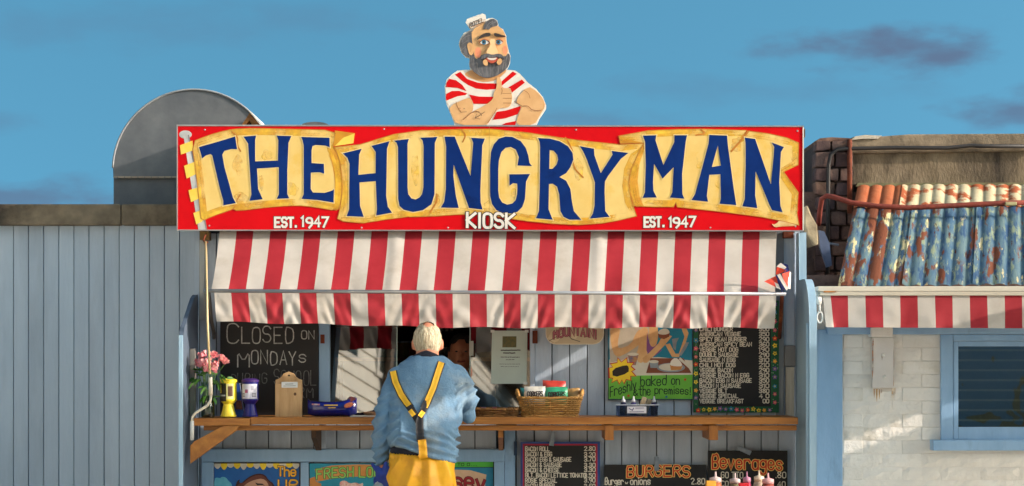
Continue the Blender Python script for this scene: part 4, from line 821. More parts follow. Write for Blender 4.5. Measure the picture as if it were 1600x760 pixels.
# 'closed on Mondays' chalkboard
cbd = board('chalkboard', 'large black chalkboard saying CLOSED ON MONDAYS at the left end of the counter', 'chalkboard', (344, 490, 497, 651), -.035, .03, BLACKB)
t = MB(); Y = -.0362
text(t, 'C', 355, 373, 507, 538, 1.9, Y); text(t, 'LOSED', 377, 458, 511, 536, 1.8, Y, jit=.25); text(t, 'ON', 471, 491, 517, 530, 1.6, Y); text(t, 'M', 371, 389, 549, 573, 1.9, Y); text(t, 'ONDAY', 393, 462, 549, 570, 1.8, Y, jit=.25); text(t, 's', 467, 478, 548, 566, 1.7, Y)
t.build('lettering', CHALK, cbd)
t = MB(); text(t, 'DURING', 361, 417, 584, 600, 1.4, Y, jit=.3); text(t, 'SCHOOL', 428, 494, 578, 601, 1.4, Y, jit=.3); text(t, 'TERM', 437, 489, 605, 622, 1.4, Y, jit=.3); t.build('lettering', CHALKD, cbd)
# paper notice taped inside the right pane
pn = board('paper_notice', 'pale paper notice with a small picture taped on the right hatch pane', 'notice', (767, 516, 823, 600), .002, .0012, mat('pale_paper', (196, 210, 196), (186, 200, 188), 5, .7))
MB().pbox(784, 525, 806, 542.5, .0008, .002).build('picture', mat('notice_picture', (86, 92, 64), (120, 108, 60), 60, .6), pn)
t = MB(); rg = random.Random(5)
for y_, a, c, w in ((547, 782, 812, 1.6), (551.5, 786, 804, 1.6), (558, 782, 811, 1), (562, 790, 803, .8), (569, 780, 812, .6), (573, 782, 810, .6)):
    x = a
    while x < c: x2 = x+rg.uniform(2, 5); t.ribbon([(x, y_+rg.uniform(-.3, .3)), (min(x2, c), y_)], w, .0012); x = x2+1.3
t.build('print_line', INK, pn)
for px, py in ((768, 517), (822, 517), (821, 599)): MB().pbox(px-3, py-2, px+3, py+2, .0004, .0015).build('tape', mat('tape', (220, 224, 214)), pn)
from mathutils import Matrix
ax_, bz_ = math.tan(R(-6.5)), math.tan(R(8)); ex_ = Vector((1, ax_, 0)).normalized(); ez_ = Vector((0, bz_, 1)); ez_ = (ez_-ex_*ez_.dot(ex_)).normalized(); ey_ = ez_.cross(ex_)
pn.rotation_euler = Matrix((ex_, ey_, ez_)).transposed().to_euler()
pn.location = (xx(795), .03+(xx(795)-(xx(734)+xx(828))/2)*ax_+(zz(600)-(zz(484)+zz(650))/2)*bz_-.003, zz(600))
# rounded hanging board
hg = empty('hanging_board', (xx(898), -.06, zz(538)), 'cream rounded hanging board lettered MOUNTAIN! under the awning edge', 'sign board')
pts = [(853, 470), (943, 470)]+arc(927, 522, 16, 16, 0, -90, 5)+arc(869, 522, 16, 16, -90, -180, 5)
MB().prism(pts, -.06, -.045).build('panel', mat('cream_board', (196, 178, 148), (182, 162, 130), 6, .5), hg)
MB().ribbon(pts+[pts[0]], 1.2, -.0606).build('edge_line', mat('cream_edge', (222, 210, 184)), hg)
for q in ([(856, 529), (862, 517), (872, 518), (880, 522), (872, 533), (866, 536)], [(895, 520), (905, 524), (899, 530), (890, 527)]): MB().prism(q, -.0608, -.0602).build('painted_slab', mat('slab_cream', (214, 198, 164), (200, 180, 146), 20), hg)
MB().ribbon([(876, 526), (888, 524), (893, 530), (906, 534)], 1, -.0612).build('painted_line', DKH, hg); MB().ribbon([(858, 533), (870, 526), (880, 520)], .8, -.0612).build('painted_line', DKH, hg)
for px in (858, 936): MB().tube([P(px, 470, -.052), P(px, 440, -.03)], .003, 6).build('hanger', BLACKC, hg)
outlined(hg, 'MOUNTAIN!', 865, 931, 511.5, 524.5, 2.0, 3.4, -.0614, mat('board_plum', (170, 96, 104)), mat('board_plum_dark', (96, 36, 44)), jit=.2, base=lambda X_: 5-5*math.sin((X_-862)/70*3.14))
# the 'freshly baked' poster
YQ = -.03
pb = board('baked_poster', 'hand-painted poster of hands and cakes reading Freshly baked on the premises!', 'poster', (950, 489, 1082, 625), YQ, .018, mat('poster_edge', (24, 52, 70)))
nl = [0]
def A(par, nm, pts, m2, Y0, k=0):
    nl[0] += 1; return MB().prism(chai(pts, k) if k else pts, Y0-.0006-nl[0]*.00012, Y0).build(nm, m2, par)
p2 = cmap(940, 505, 5.631)
PSK = mat('poster_skin', (214, 170, 118), (196, 146, 94), 16, .5); PSK2 = mat('poster_skin_dark', (188, 136, 86)); PTEAL = mat('poster_teal', (24, 128, 152), (20, 106, 134), 8, .5); PCRM = mat('poster_cream', (212, 204, 186), (196, 186, 168), 9, .5); PBRN = mat('poster_brown', (132, 70, 42), (112, 56, 34), 12, .5); PGRN = mat('poster_green', (116, 186, 62), (96, 168, 50), 7, .5, c3=(140, 200, 90), c3s=5); PYEL = mat('poster_yellow', (240, 206, 44), (232, 190, 30), 9, .5); PRED = mat('poster_red', (196, 48, 36)); PPUR = mat('poster_purple', (126, 74, 130)); PGRY = mat('poster_grey', (140, 146, 150), (116, 122, 128), 14, .5)
A(pb, 'painted_sky', [(951, 490), (1081, 490), (1081, 624), (951, 624)], PTEAL, YQ); A(pb, 'painted_table', p2([(70, 320), (500, 300), (800, 330), (800, 465), (62, 465)]), PCRM, YQ)
A(pb, 'painted_shirt', p2([(70, -60), (300, -60), (420, 40), (400, 320), (240, 310), (75, 350), (70, 200)]), mat('poster_shirt', (190, 178, 158), (170, 158, 140), 10, .5), YQ)
A(pb, 'painted_arm', p2([(75, 20), (170, 30), (140, 180), (150, 230), (260, 190), (300, 90), (340, 50), (380, 70), (370, 150), (310, 210), (180, 290), (120, 300), (80, 190)]), PSK, YQ, 1)
A(pb, 'painted_arm', p2([(330, 60), (400, 20), (420, 150), (390, 330), (330, 360), (300, 290), (330, 200)]), PSK, YQ, 1)
A(pb, 'painted_top', p2([(400, 80), (420, 180), (500, 190), (530, 240), (470, 290), (420, 300), (395, 240)]), PPUR, YQ); A(pb, 'painted_neck', p2([(420, -20), (490, -20), (500, 120), (480, 200), (440, 215), (415, 160)]), PSK, YQ, 1)
A(pb, 'painted_arm', p2([(370, 350), (360, 310), (420, 260), (500, 180), (520, 140), (600, 110), (620, 115), (560, 190), (480, 270), (400, 350)]), PSK, YQ); A(pb, 'painted_arm', p2([(560, 190), (600, 180), (650, 270), (680, 270), (730, 120), (700, 40), (740, 30), (765, 90), (740, 170), (680, 300), (620, 300)]), PSK, YQ)
for q in ([(620, 140), (680, 130), (660, 170), (650, 240), (630, 220)], [(740, 170), (770, 170), (740, 230), (700, 290), (680, 280)]): A(pb, 'painted_fork', p2(q), PGRY, YQ)
A(pb, 'painted_cake', p2([(495, 95), (600, 85), (595, 120), (550, 142), (505, 130)]), PBRN, YQ); A(pb, 'painted_icing', p2([(490, 95), (510, 60), (560, 45), (590, 60), (602, 90), (550, 105)]), PCRM, YQ, 1)
A(pb, 'painted_tray', p2([(430, 310), (720, 310), (790, 440), (392, 440)]), PBRN, YQ); A(pb, 'painted_plate', p2(ellp(610, 392, 125, 42)), PGRY, YQ); A(pb, 'painted_plate', p2(ellp(608, 388, 105, 33)), PCRM, YQ)
A(pb, 'painted_cake', p2([(602, 370), (712, 375), (700, 412), (610, 415)]), mat('cake_tan', (196, 130, 70)), YQ); A(pb, 'painted_icing', p2([(600, 372), (610, 330), (650, 302), (690, 330), (715, 380), (650, 382)]), mat('icing', (226, 216, 200)), YQ, 1)
A(pb, 'painted_cup', p2([(420, 340), (500, 335), (495, 395), (430, 395)]), PGRY, YQ); A(pb, 'painted_cup', p2(ellp(460, 340, 42, 14)), PCRM, YQ)
A(pb, 'painted_pot', p2([(230, 275), (325, 280), (300, 372), (250, 370)]), mat('pot_blue', (62, 84, 130), (190, 130, 60), 40, .5), YQ); A(pb, 'painted_pot', p2(ellp(277, 275, 50, 14)), PCRM, YQ); A(pb, 'painted_knife', p2([(690, 300), (790, 390), (780, 410), (680, 320)]), PCRM, YQ)
A(pb, 'painted_grass', p2([(62, 480), (330, 462), (800, 455), (800, 668), (62, 668)]), PGRN, YQ)
st = [(58, 395), (95, 385), (70, 355), (135, 345), (140, 300), (175, 340), (225, 300), (230, 345), (290, 345), (265, 380), (300, 410), (270, 425), (310, 470), (262, 470), (262, 510), (220, 500), (200, 540), (180, 505), (155, 545), (135, 505), (85, 530), (95, 490), (62, 485)]
A(pb, 'painted_star', p2(st), PRED, YQ); A(pb, 'painted_star', p2([(165+(x-165)*.9, 420+(y_-420)*.9) for x, y_ in st]), PYEL, YQ); A(pb, 'painted_patch', p2([(92, 405), (215, 368), (240, 385), (238, 440), (100, 482)]), mat('brown_black', (44, 32, 24)), YQ, 1)
for cx, cy in ((735, 497), (237, 640), (570, 650)): A(pb, 'painted_star', p2([(cx+(17 if i % 2 == 0 else 7)*math.sin(i*math.pi/5), cy-(17 if i % 2 == 0 else 7)*math.cos(i*math.pi/5)) for i in range(10)]), PRED if cx != 570 else PTEAL, YQ)
Y = YQ-.0045; t = MB()
text(t, 'Freshly', 953.5, 994, 606, 621, 1.5, Y, base=lambda X_: -(X_-953)*.30, jit=.12); text(t, 'baked', 1001, 1041, 589, 604, 1.5, Y, base=lambda X_: -(X_-1000)*.05, jit=.15); text(t, 'on', 1049, 1062, 588, 601, 1.5, Y)
text(t, '&', 990, 996.5, 609, 618, 1.3, Y); text(t, 'the', 998, 1016, 604, 618, 1.4, Y); text(t, 'premises!', 1023, 1079, 603.5, 615, 1.4, Y, base=lambda X_: (X_-1023)*.03, jit=.15); t.build('lettering', mat('dark_green_ink', (22, 44, 26)), pb)
# big flower-bordered menu
ym = -.03
mn = board('flower_menu', 'tall black menu board with painted flower border at the right of the counter', 'menu board', (1083.5, 470, 1217, 645), ym, .016, mat('menu_green', (24, 92, 54), (18, 74, 44), 9, .5))
MB().pbox(1091, 475, 1204.5, 635.5, ym-.0008, ym).build('black_field', BLACKB, mn)
t = MB(); rows = ['CHILI BURGER 300', 'AMERICAN VEGGIE 350', 'SPICY BEAN BURGER 290', 'AMERICAN SPICY BEAN 360', 'VEGGIE HOT DOG 190', 'DOUBLE SAUSAGE 290', 'SAUSAGE N EGG 310', 'CHILI HOT DOG 210', 'VEGGIE BACON 290', 'VEGGIE BACON N EGG 310', 'BACON EGG N SAUSAGE 350', 'BACON N SAUSAGE 310', 'VEGGIE BLT 380', 'VEGGIE SPECIAL 4 0', 'VEGGIE BREAKFAST 00']
for i, r_ in enumerate(rows):
    y_ = 514.2+i*8.07; w_, n_ = (r_[:-4], r_[-3:]) if not r_.endswith('4 0') and not r_.endswith(' 00') else (r_.rsplit(' ', 2 if r_.endswith('4 0') else 1)[0], r_[-3:].strip())
    text(t, w_, 1093.5, 1093.5+len(w_)*4.25, y_-3, y_+3.0, 1.35, ym-.0016, jit=.12, rnd=False); text(t, n_, 1202-len(n_)*5.2+(0 if len(n_) > 2 else .6), 1201.5, y_-3, y_+3.0, 1.35, ym-.0016, rnd=False)
t.build('lettering', MENUW, mn)
FC = [mat('petal_'+n_, c_) for n_, c_ in (('yellow', (232, 200, 50)), ('red', (206, 50, 44)), ('pink', (206, 74, 118)), ('blue', (40, 120, 160)), ('violet', (116, 80, 150)), ('orange', (224, 150, 60)))]
rg = random.Random(2); spots = [(1087.3, 478+i*13.2+rg.uniform(-2, 2)) for i in range(12)]+[(1210.8, 476+i*12.8+rg.uniform(-2, 2)) for i in range(13)]+[(1091+i*8.6, 640.3+rg.uniform(-1.6, 1.6)) for i in range(14)]
for i, (px, py) in enumerate(spots):
    r_ = rg.uniform(3.6, 5); m2 = FC[(i*5+i//3) % 6]; q = MB()
    pts = []
    for k in range(10): rr = r_ if k % 2 == 0 else r_*.5; pts.append((px+rr*math.cos(k*math.pi/5+i), py+rr*math.sin(k*math.pi/5+i)))
    q.prism(chai(pts, 1), ym-.0012-.0001*(i % 3), ym, 0); q.prism(ellp(px, py, 1.1, 1.1, 8), ym-.002, ym-.001, 1); q.build('painted_flower', [m2, FC[0] if m2 is not FC[0] else DKH], mn)
q = MB()
for i in range(70):
    side = rg.random(); px, py = (rg.uniform(1084.5, 1090), rg.uniform(472, 640)) if side < .35 else (rg.uniform(1206, 1216), rg.uniform(472, 640)) if side < .7 else (rg.uniform(1090, 1210), rg.uniform(636.5, 644))
    q.prism(ellp(px, py, .55, .55, 6), ym-.0009, ym)
q.build('painted_dots', mat('dot_white', (190, 206, 170)), mn)
# three boards clipped under the counter
def clip(px, py, ang, par_label):
    c = empty('clip', (xx(px, -.05), -.05, zz(py, -.05)), par_label, 'clip', 'clips holding the menu boards')
    ca, sa = math.cos(ang), math.sin(ang)
    f_ = lambda pts: [(px+a*ca-b_*sa, py+a*sa+b_*ca) for a, b_ in pts]
    gm_ = mat('clip_steel', (150, 158, 166), (118, 126, 136), 14, .4, metal=.5)
    MB().prism(f_([(-3.6, -11), (3.6, -11), (3.6, 11), (-3.6, 11)]), -.062, -.056).build('jaw', gm_, c, bevel=.001); MB().prism(f_([(-2.6, -11.5), (2.6, -11.5), (2.2, 2), (-2.2, 2)]), -.07, -.0625).build('lever', gm_, c, bevel=.001); MB().ell(P(px, py+1, -.063), (.005, .003, .005), n=8, k=5).build('rivet', BLACKC, c)
yb_ = -.05
bb = board('bacon_menu', 'black menu board with blue and red border listing bacon rolls under the counter', 'menu board', (813.5, 690.5, 937.5, 930), yb_, .014, mat('menu_blue', (44, 76, 140), (36, 62, 120), 6, .5))
MB().pbox(816.8, 693.8, 933.5, 926, yb_-.0007, yb_).build('red_border', mat('menu_crimson', (164, 30, 58)), bb); MB().pbox(819.2, 696.4, 930, 923, yb_-.0014, yb_).build('black_field', BLACKB, bb)
t = MB()
for i, (a, n_) in enumerate((('BACON ROLL', '2.80'), ('BACON & EGG', '3.20'), ('BACON EGG & SAUSAGE', '3.70'), ('BACON & SAUSAGE', '3.30'), ('BACON & CHEESE', '3.30'), ('BLT. BACON LETTICE TOMATO', '3.50'), ('ROSIE SPECIAL', '3.90'), ('BACON BURGER', '3.60'))):
    y_ = 701.5+i*8.25; text(t, a, 821, 821+len(a)*3.75, y_-3, y_+3.3, 1.3, yb_-.002, jit=.12, rnd=False); text(t, n_, 913, 930.5-.6, y_-3.4+i % 2, y_+2.8+i % 2, 1.25, yb_-.002, rnd=False)
t.build('lettering', MENUW, bb)
bu = board('burger_menu', 'black menu board with BURGERS in orange letters under the counter', 'menu board', (944, 726.5, 1103.5, 940), yb_, .014, BLACKB)
OLET, OLO = mat('orange_letter', (206, 62, 24), (190, 44, 20), 30, .5), mat('letter_cream', (238, 196, 104))
outlined(bu, 'BURGERS', 980, 1077, 728.5, 745, 2.2, 4.2, yb_-.0008, OLET, OLO, jit=.2)
t = MB(); text(t, 'Burger', 945.5, 974, 747, 757.5, 1.6, yb_-.001); text(t, 'w', 977, 981, 752, 757, 1, yb_-.001); text(t, 'onions', 985, 1016, 747, 757.5, 1.7, yb_-.001); text(t, '2.80', 1080, 1101, 748, 757, 1.5, yb_-.001); t.build('lettering', MENUW, bu)
bv = board('beverage_menu', 'black menu board with Beverages in red letters behind the sauce bottles', 'menu board', (1106.5, 704.5, 1230.5, 940), yb_+.004, .014, BLACKB)
outlined(bv, 'Beverages', 1113, 1222, 711, 732, 2.5, 4.6, yb_+.0032, OLET, OLO, jit=.15, base=lambda X_: (X_-1113)*.02)
t = MB(); text(t, 'GO TTO', 1127, 1161, 738, 747, 1.4, yb_+.003); text(t, '.80', 1211.5, 1228, 738, 747, 1.4, yb_+.003); text(t, 'CO', 1127, 1138, 752, 760, 1.4, yb_+.003); text(t, '.40', 1211.5, 1227, 753, 761, 1.4, yb_+.003); t.build('lettering', MENUW, bv)
clip(863, 686, .12, 'small steel clip gripping the blue and red bordered menu'); clip(1026, 725, 0, 'small steel clip gripping the burger menu board'); clip(1163, 704, -1.15, 'small steel clip lying tilted on the beverages menu')
# lower posters between the rails
yl = -.022
lp = board('lady_poster', 'blue poster of a brown-haired cartoon face under a yellow scalloped awning', 'poster', (333.6, 723.5, 469, 930), yl, .016, INK); nl[0] = 0
p3 = cmap(325, 710, 10.323)
A(lp, 'painted_sky', [(334.8, 724.5), (467.5, 724.5), (467.5, 928), (334.8, 928)], mat('poster_blue', (24, 100, 170), (18, 82, 152), 6, .5), yl)
A(lp, 'painted_cloud', chai(p3([(100, 390), (150, 375), (190, 390), (230, 362), (290, 375), (330, 430), (380, 470), (400, 560), (380, 700), (100, 700)]), 1), mat('cloud_teal', (110, 190, 206), (70, 160, 190), 20, .5), yl)
sc = []; top_ = 724.5
q = MB(); nx = 13
for i in range(nx):
    a = 334.8+i*132.7/nx; c = a+132.7/nx; dpt = 8.5+2*math.sin(i*2.1)
    q.prism([(a, top_), (c, top_)]+[(c-(c-a)*k/6, top_+4+(dpt-4)*math.sin(math.pi*k/6)) for k in range(7)], yl-.002, yl, i % 2)
q.build('painted_scallops', [PCRM, PYEL], lp); nl[0] += 14
A(lp, 'painted_hair', chai(p3([(440, 520), (470, 430), (520, 400), (500, 450), (540, 470), (600, 410), (700, 340), (820, 308), (920, 330), (980, 420), (1060, 470), (1100, 620), (1100, 900), (440, 900)]), 1), mat('poster_dark_hair', (58, 26, 24)), yl); A(lp, 'painted_hair', chai(p3([(460, 530), (500, 470), (560, 470), (620, 420), (720, 355), (830, 330), (910, 350), (960, 430), (1040, 490), (1070, 620), (1070, 900), (460, 900)]), 1), mat('poster_hair', (96, 46, 36), (112, 58, 44), 20, .5), yl)
A(lp, 'painted_face', chai(p3([(560, 530), (640, 460), (760, 410), (880, 390), (960, 450), (990, 560), (1000, 900), (560, 900)]), 1), mat('poster_face', (196, 150, 122), (184, 138, 108), 12, .5), yl); A(lp, 'painted_brow', p3([(760, 455), (800, 470), (880, 475), (920, 510), (880, 498), (790, 500)]), INK, yl)
for cx in (640, 840): A(lp, 'painted_eye', p3(ellp(cx, 580, 60, 40)), CWH, yl); A(lp, 'painted_pupil', p3(ellp(cx, 585, 22, 26)), INK, yl)
YLET = mat('yellow_letter', (236, 180, 56), (226, 160, 40), 20, .5)
outlined(lp, 'The', 434.5, 462, 730, 744.5, 2.4, 3.8, yl-.004, YLET, INK, jit=.2, rnd=False); outlined(lp, 'UP', 434.5, 464, 750, 765, 2.6, 4, yl-.004, YLET, INK, jit=.2)
fp = board('fresh_poster', 'teal poster with FRESH LOCAL on an orange scroll beside the customer', 'poster', (482.5, 723.5, 627, 930), yl, .016, INK); nl[0] = 0
A(fp, 'painted_ground', [(483.8, 724.6), (626, 724.6), (626, 928), (483.8, 928)], mat('poster_cyan', (30, 144, 168), (24, 124, 150), 7, .5), yl)
A(fp, 'painted_scroll', [(492, 733), (520, 727.5), (560, 726), (600, 727), (622, 731), (620, 750), (590, 745), (550, 745), (515, 749), (495, 753)], mat('scroll_orange', (214, 150, 80), (196, 128, 60), 10, .5), yl); A(fp, 'painted_scroll', [(484, 748), (492, 745), (494, 753), (502, 756), (500, 790), (484, 790)], mat('scroll_brown', (190, 124, 60)), yl)
outlined(fp, 'FRESH LOCAL', 495, 618, 731, 746, 2.2, 3.6, yl-.003, mat('lime_letter', (140, 196, 96)), mat('dark_teal', (24, 74, 66)), jit=.12, base=lambda X_: abs(X_-556)*.05-1)
A(fp, 'painted_crab', chai([(530, 758), (532, 752), (540, 751), (546, 756), (556, 754), (562, 757), (568, 754), (566, 766), (534, 766)], 1), mat('crab_white', (220, 206, 196), (200, 110, 96), 60, .5), yl)
jp = board('jersey_poster', 'blue poster with big red letters ending in sey under the counter', 'poster', (634, 719.5, 772, 930), yl+.001, .016, INK); nl[0] = 0
A(jp, 'painted_ground', [(635, 731), (770.5, 731), (770.5, 928), (635, 928)], mat('poster_cyan2', (40, 136, 166), (30, 116, 148), 7, .5), yl+.001); A(jp, 'painted_band', [(635, 720.6), (770.5, 720.6), (770.5, 730), (635, 730)], mat('band_green', (84, 180, 62)), yl+.001)
t = MB(); text(t, 'LF TO 0....', 700, 745, 724, 728, .9, yl-.001, rnd=False); t.build('lettering', INK, jp)
A(jp, 'painted_banner', [(650, 738), (710, 734), (735, 735), (760, 742), (756, 775), (650, 775)], mat('banner_cream', (212, 178, 146), (196, 160, 128), 10, .5), yl+.001)
outlined(jp, 'sey', 709, 757, 737, 762, 3.6, 5.2, yl-.001, mat('letter_crimson', (150, 30, 40)), mat('letter_dark', (70, 16, 24)), jit=.2, base=lambda X_: (X_-709)*.1)

# ------------------------------------------------------------------ things on the counter
def base(px, Y): return (xx(px, Y), Y, ZC)
# flowers in a glass vase
yv = -.34; vs = empty('flower_vase', base(325, yv), 'clear glass vase of pink flowers at the left end of the counter', 'vase of flowers')
c = Vector(base(325, yv)); vs.location.z = ZC-.006; WL['flower_vase'] = Vector(vs.location); c.z -= .005
MB().lathe(c, [(.036, 0), (.040, .01), (.038, .07), (.034, .15), (.040, .20)], 18).build('vase_glass', glassy('vase_glass', (200, 216, 204), .10), vs, smooth=True)
MB().lathe(c+Vector((0, 0, .004)), [(.034, 0), (.037, .008), (.035, .07), (.032, .12)], 16).build('water', glassy('vase_water', (150, 176, 150), .04), vs, smooth=True)
LEAF = mat('leaf_green', (70, 118, 40), (44, 84, 28), 14, .5, trans=.2); STEM = mat('stem_green', (90, 124, 58), (70, 100, 44)); PINK = mat('petal_pink', (236, 160, 164), (222, 128, 140), 30, .6, trans=.25); PINK2 = mat('petal_pale', (244, 196, 188), (230, 160, 160), 30, .6, trans=.25)
rg = random.Random(4); LM = None
heads = [(312, 560, -.37), (322, 556, -.39), (333, 558, -.38), (343, 562, -.36), (316, 570, -.40), (328, 568, -.42), (340, 572, -.39), (307, 570, -.36), (350, 568, -.35), (331, 577, -.41), (320, 580, -.40)]
fm = []
for k in range(3):
    q = MB()
    for i in range(13):
        a = i*2.4; ph = .25+1.15*(i/13); d = Vector((math.cos(a)*math.sin(ph), math.sin(a)*math.sin(ph), math.cos(ph))); s_ = Vector((-math.sin(a), math.cos(a), 0)); up = d.cross(s_)
        b0 = d*.006; tip = d*.024+up*.003; w = .009
        q.add([b0-s_*.003, b0+s_*.003, b0+d*.012+s_*w, tip+s_*.003, tip-s_*.003, b0+d*.012-s_*w], [(0, 1, 2, 3, 4, 5)], i % 2)
    q.ell((0, 0, .004), (.008, .008, .008), 0, 8, 5); fm.append(q)
FP = []
for i, (px, py, Y) in enumerate(heads):
    p = P(px, py, Y)
    if i < 3:
        o = MB(); o.v = [a+WL[vs.name] for a in fm[i].v]; o.f = fm[i].f; o.m = fm[i].m; o = o.build('flower', [PINK, PINK2], vs); FP.append(o)
    else: o = FP[i % 3].copy(); COL.objects.link(o); o.parent = vs
    o.location = p-WL[vs.name]; o.rotation_euler = (rg.uniform(.3, 1.2), rg.uniform(-.5, .5), rg.uniform(0, 6)); o.scale = (1.5,)*3
    MB().tube([c+Vector((rg.uniform(-.02, .02), rg.uniform(-.015, .015), .03)), c+Vector((rg.uniform(-.03, .03), -.01, .17)), p-Vector((0, 0, .01))], .0022, 5).build('stem', STEM, vs)
lp_ = None
for i in range(30):
    a = rg.uniform(0, 6.28); px, py = (rg.uniform(302, 356), rg.uniform(573, 602)) if i < 24 else (rg.uniform(318, 334), rg.uniform(604, 625))
    if lp_ is None:
        q = MB(); L_, w = .062, .014
        q.v = [Vector(v_)+WL[vs.name] for v_ in ((0, 0, 0), (L_*.3, w, .006), (L_*.7, w*.8, .006), (L_, 0, -.004), (L_*.7, -w*.8, .006), (L_*.3, -w, .006), (L_*.5, 0, -.002))]; q.f = [(0, 6, 1), (1, 6, 2), (2, 6, 3), (3, 6, 4), (4, 6, 5), (5, 6, 0)]; q.m = [0]*6
        lp_ = o = q.build('leaf', LEAF, vs)
    else: o = lp_.copy(); COL.objects.link(o); o.parent = vs
    o.location = P(px, py, -.36+rg.uniform(-.04, .03))-WL[vs.name]; o.rotation_euler = (rg.uniform(-.8, .8), rg.uniform(-.2, 1.1), (3.14 if px < 328 else 0)+rg.uniform(-.9, .9)); o.scale = (rg.uniform(.7, 1.1),)*3
# collection tubs
def tub(name, px, lab, m1, m2, hh):
    c = base(px, -.30); t_ = empty(name, c, lab, 'collection tub')
    r = .047
    MB().lathe(c, [(.045, 0), (.045, .006), (.042, .01), (.029, .066), (.029, .073)], 20).build('base', m1, t_, smooth=False)
    MB().lathe((c[0], c[1], c[2]+.073), [(.03, 0), (r-.003, .016), (r, .022), (r, .12), (r-.002, .124)], 24).build('drum', m1, t_)
    MB().lathe((c[0], c[1], c[2]+.197), [(r+.002, 0), (r+.002, .012), (.030, .02)], 24).build('lid', m2, t_)
    return t_, Vector(c), r
def wrap(par, cc, r, a0, a1, z0, z1, m2, nm, k=8):
    q = MB()
    for i in range(k+1):
        a = R(a0+(a1-a0)*i/k); q.v += [cc+Vector((r*math.sin(a), -r*math.cos(a), z0)), cc+Vector((r*math.sin(a), -r*math.cos(a), z1))]
    q.f = [(2*i, 2*i+2, 2*i+3, 2*i+1) for i in range(k)]; q.m = [0]*k
    return q.build(nm, m2, par, smooth=True)
TY, TB, TP = mat('tub_yellow', (234, 210, 60), (226, 200, 48), 5, .35), mat('tub_blue', (30, 26, 120), (24, 20, 100), 5, .35), mat('tub_purple', (66, 30, 110), (54, 24, 96))
y_, c, r = tub('collection_tub', 357, 'yellow charity collection tub with a waisted base beside the flower vase', TY, TY, 0)
wrap(y_, c, r+.0008, -85, -8, .087, .19, mat('tub_label_dark', (46, 36, 26)), 'label'); wrap(y_, c, r+.0008, -5, 45, .10, .187, mat('tub_label_pale', (206, 200, 140), (188, 180, 120), 30), 'label'); wrap(y_, c, r+.0014, 5, 38, .116, .173, mat('label_figure', (60, 40, 28), (96, 60, 40), 50), 'label_picture'); wrap(y_, c, r+.0014, -80, -12, .116, .125, CHALK, 'label_band')
wrap(y_, c, r+.0014, -78, -48, .134, .181, TY, 'label_badge'); wrap(y_, c, r+.002, -70, -56, .139, .155, mat('badge_dark', (40, 32, 24)), 'badge_mark', 3); wrap(y_, c, r+.002, -70, -56, .159, .175, mat('badge_dark', (40, 32, 24)), 'badge_mark', 3)
b_, c, r = tub('collection_tub', 391, 'dark blue charity collection tub with a white label in front of the chalkboard', TB, TP, 0)
wrap(b_, c, r+.0008, -62, 62, .102, .186, mat('tub_label_white', (206, 204, 212), (192, 190, 204), 20), 'label'); wrap(b_, c, r+.0014, -30, -8, .135, .155, mat('label_red', (196, 80, 80), (90, 90, 160), 60), 'label_picture'); wrap(b_, c, r+.0014, 14, 36, .15, .175, mat('label_grey', (150, 150, 160), (170, 170, 180), 60), 'label_picture')
for z_ in (.114, .122, .13): wrap(b_, c, r+.0014, 20, 50, z_, z_+.003, INK, 'label_line', 4); wrap(b_, c, r+.0014, -55, -32, z_, z_+.003, INK, 'label_line', 4)
lf = empty('leaflet_holder', base(376, -.24), 'blue leaflet leaning between the yellow and the dark blue tubs', 'leaflet')
MB().add([P(368, 600, -.2), P(374, 599, -.2), P(382, 652, -.26), P(366, 652, -.26)], [(0, 1, 2, 3)]).add([P(368, 600, -.198), P(374, 599, -.198), P(382, 652, -.258), P(366, 652, -.258)], [(3, 2, 1, 0)]).build('leaflet', mat('leaflet_blue', (40, 90, 180), (30, 70, 150), 9), lf)
MB().add([P(369, 626, -.2405), P(377, 626, -.2405), P(379, 640, -.2565), P(368, 640, -.2565)], [(0, 1, 2, 3)]).build('leaflet_picture', mat('leaflet_photo', (84, 50, 40), (150, 90, 70), 60), lf)
MB().tube([P(374.5, 599, -.2), P(382.5, 652, -.26)], .002, 5).build('leaflet_edge', mat('leaflet_pale', (160, 170, 190)), lf)
# wooden donation box
yd = -.27; db = empty('donation_box', base(451, yd), 'small wooden box with a scalloped back board and a white label on the counter', 'donation box')
PINE = mat('pale_pine', (196, 158, 112), (172, 132, 88), 5, .6, bump=.15, bscale=16, stretch=(8, 8, 1), c3=(120, 84, 50), c3s=5, c3t=(.66, .74))
MB().prism([(430.5, 652.5), (430.5, 594), (436, 592), (440, 589), (443, 584), (451, 581), (459, 584), (462, 589), (466, 592), (472, 594), (472, 652.5)], yd, yd+.02).build('back_board', PINE, db, bevel=.002)
MB().pbox(430, 600, 471.5, 652.6, yd-.05, yd-.0005).build('box', PINE, db, bevel=.002); MB().prism(ellp(451.5, 587, 2, 1.4, 10), yd-.0006, yd+.001).build('hang_hole', DARKIN, db)
MB().pbox(440, 597, 465, 606, yd-.0515, yd-.0502).build('label', mat('paper_label', (206, 206, 204)), db); t = MB(); t.ribbon([(446, 600.5), (458, 600.2)], .8, yd-.0522).ribbon([(443, 603.5), (462, 603)], .6, yd-.0522); t.build('label_line', INK, db)
MB().prism(ellp(461, 616, 2.2, 2.6, 10), yd-.0504, yd-.0499).build('knot', mat('wood_knot', (90, 58, 34)), db)
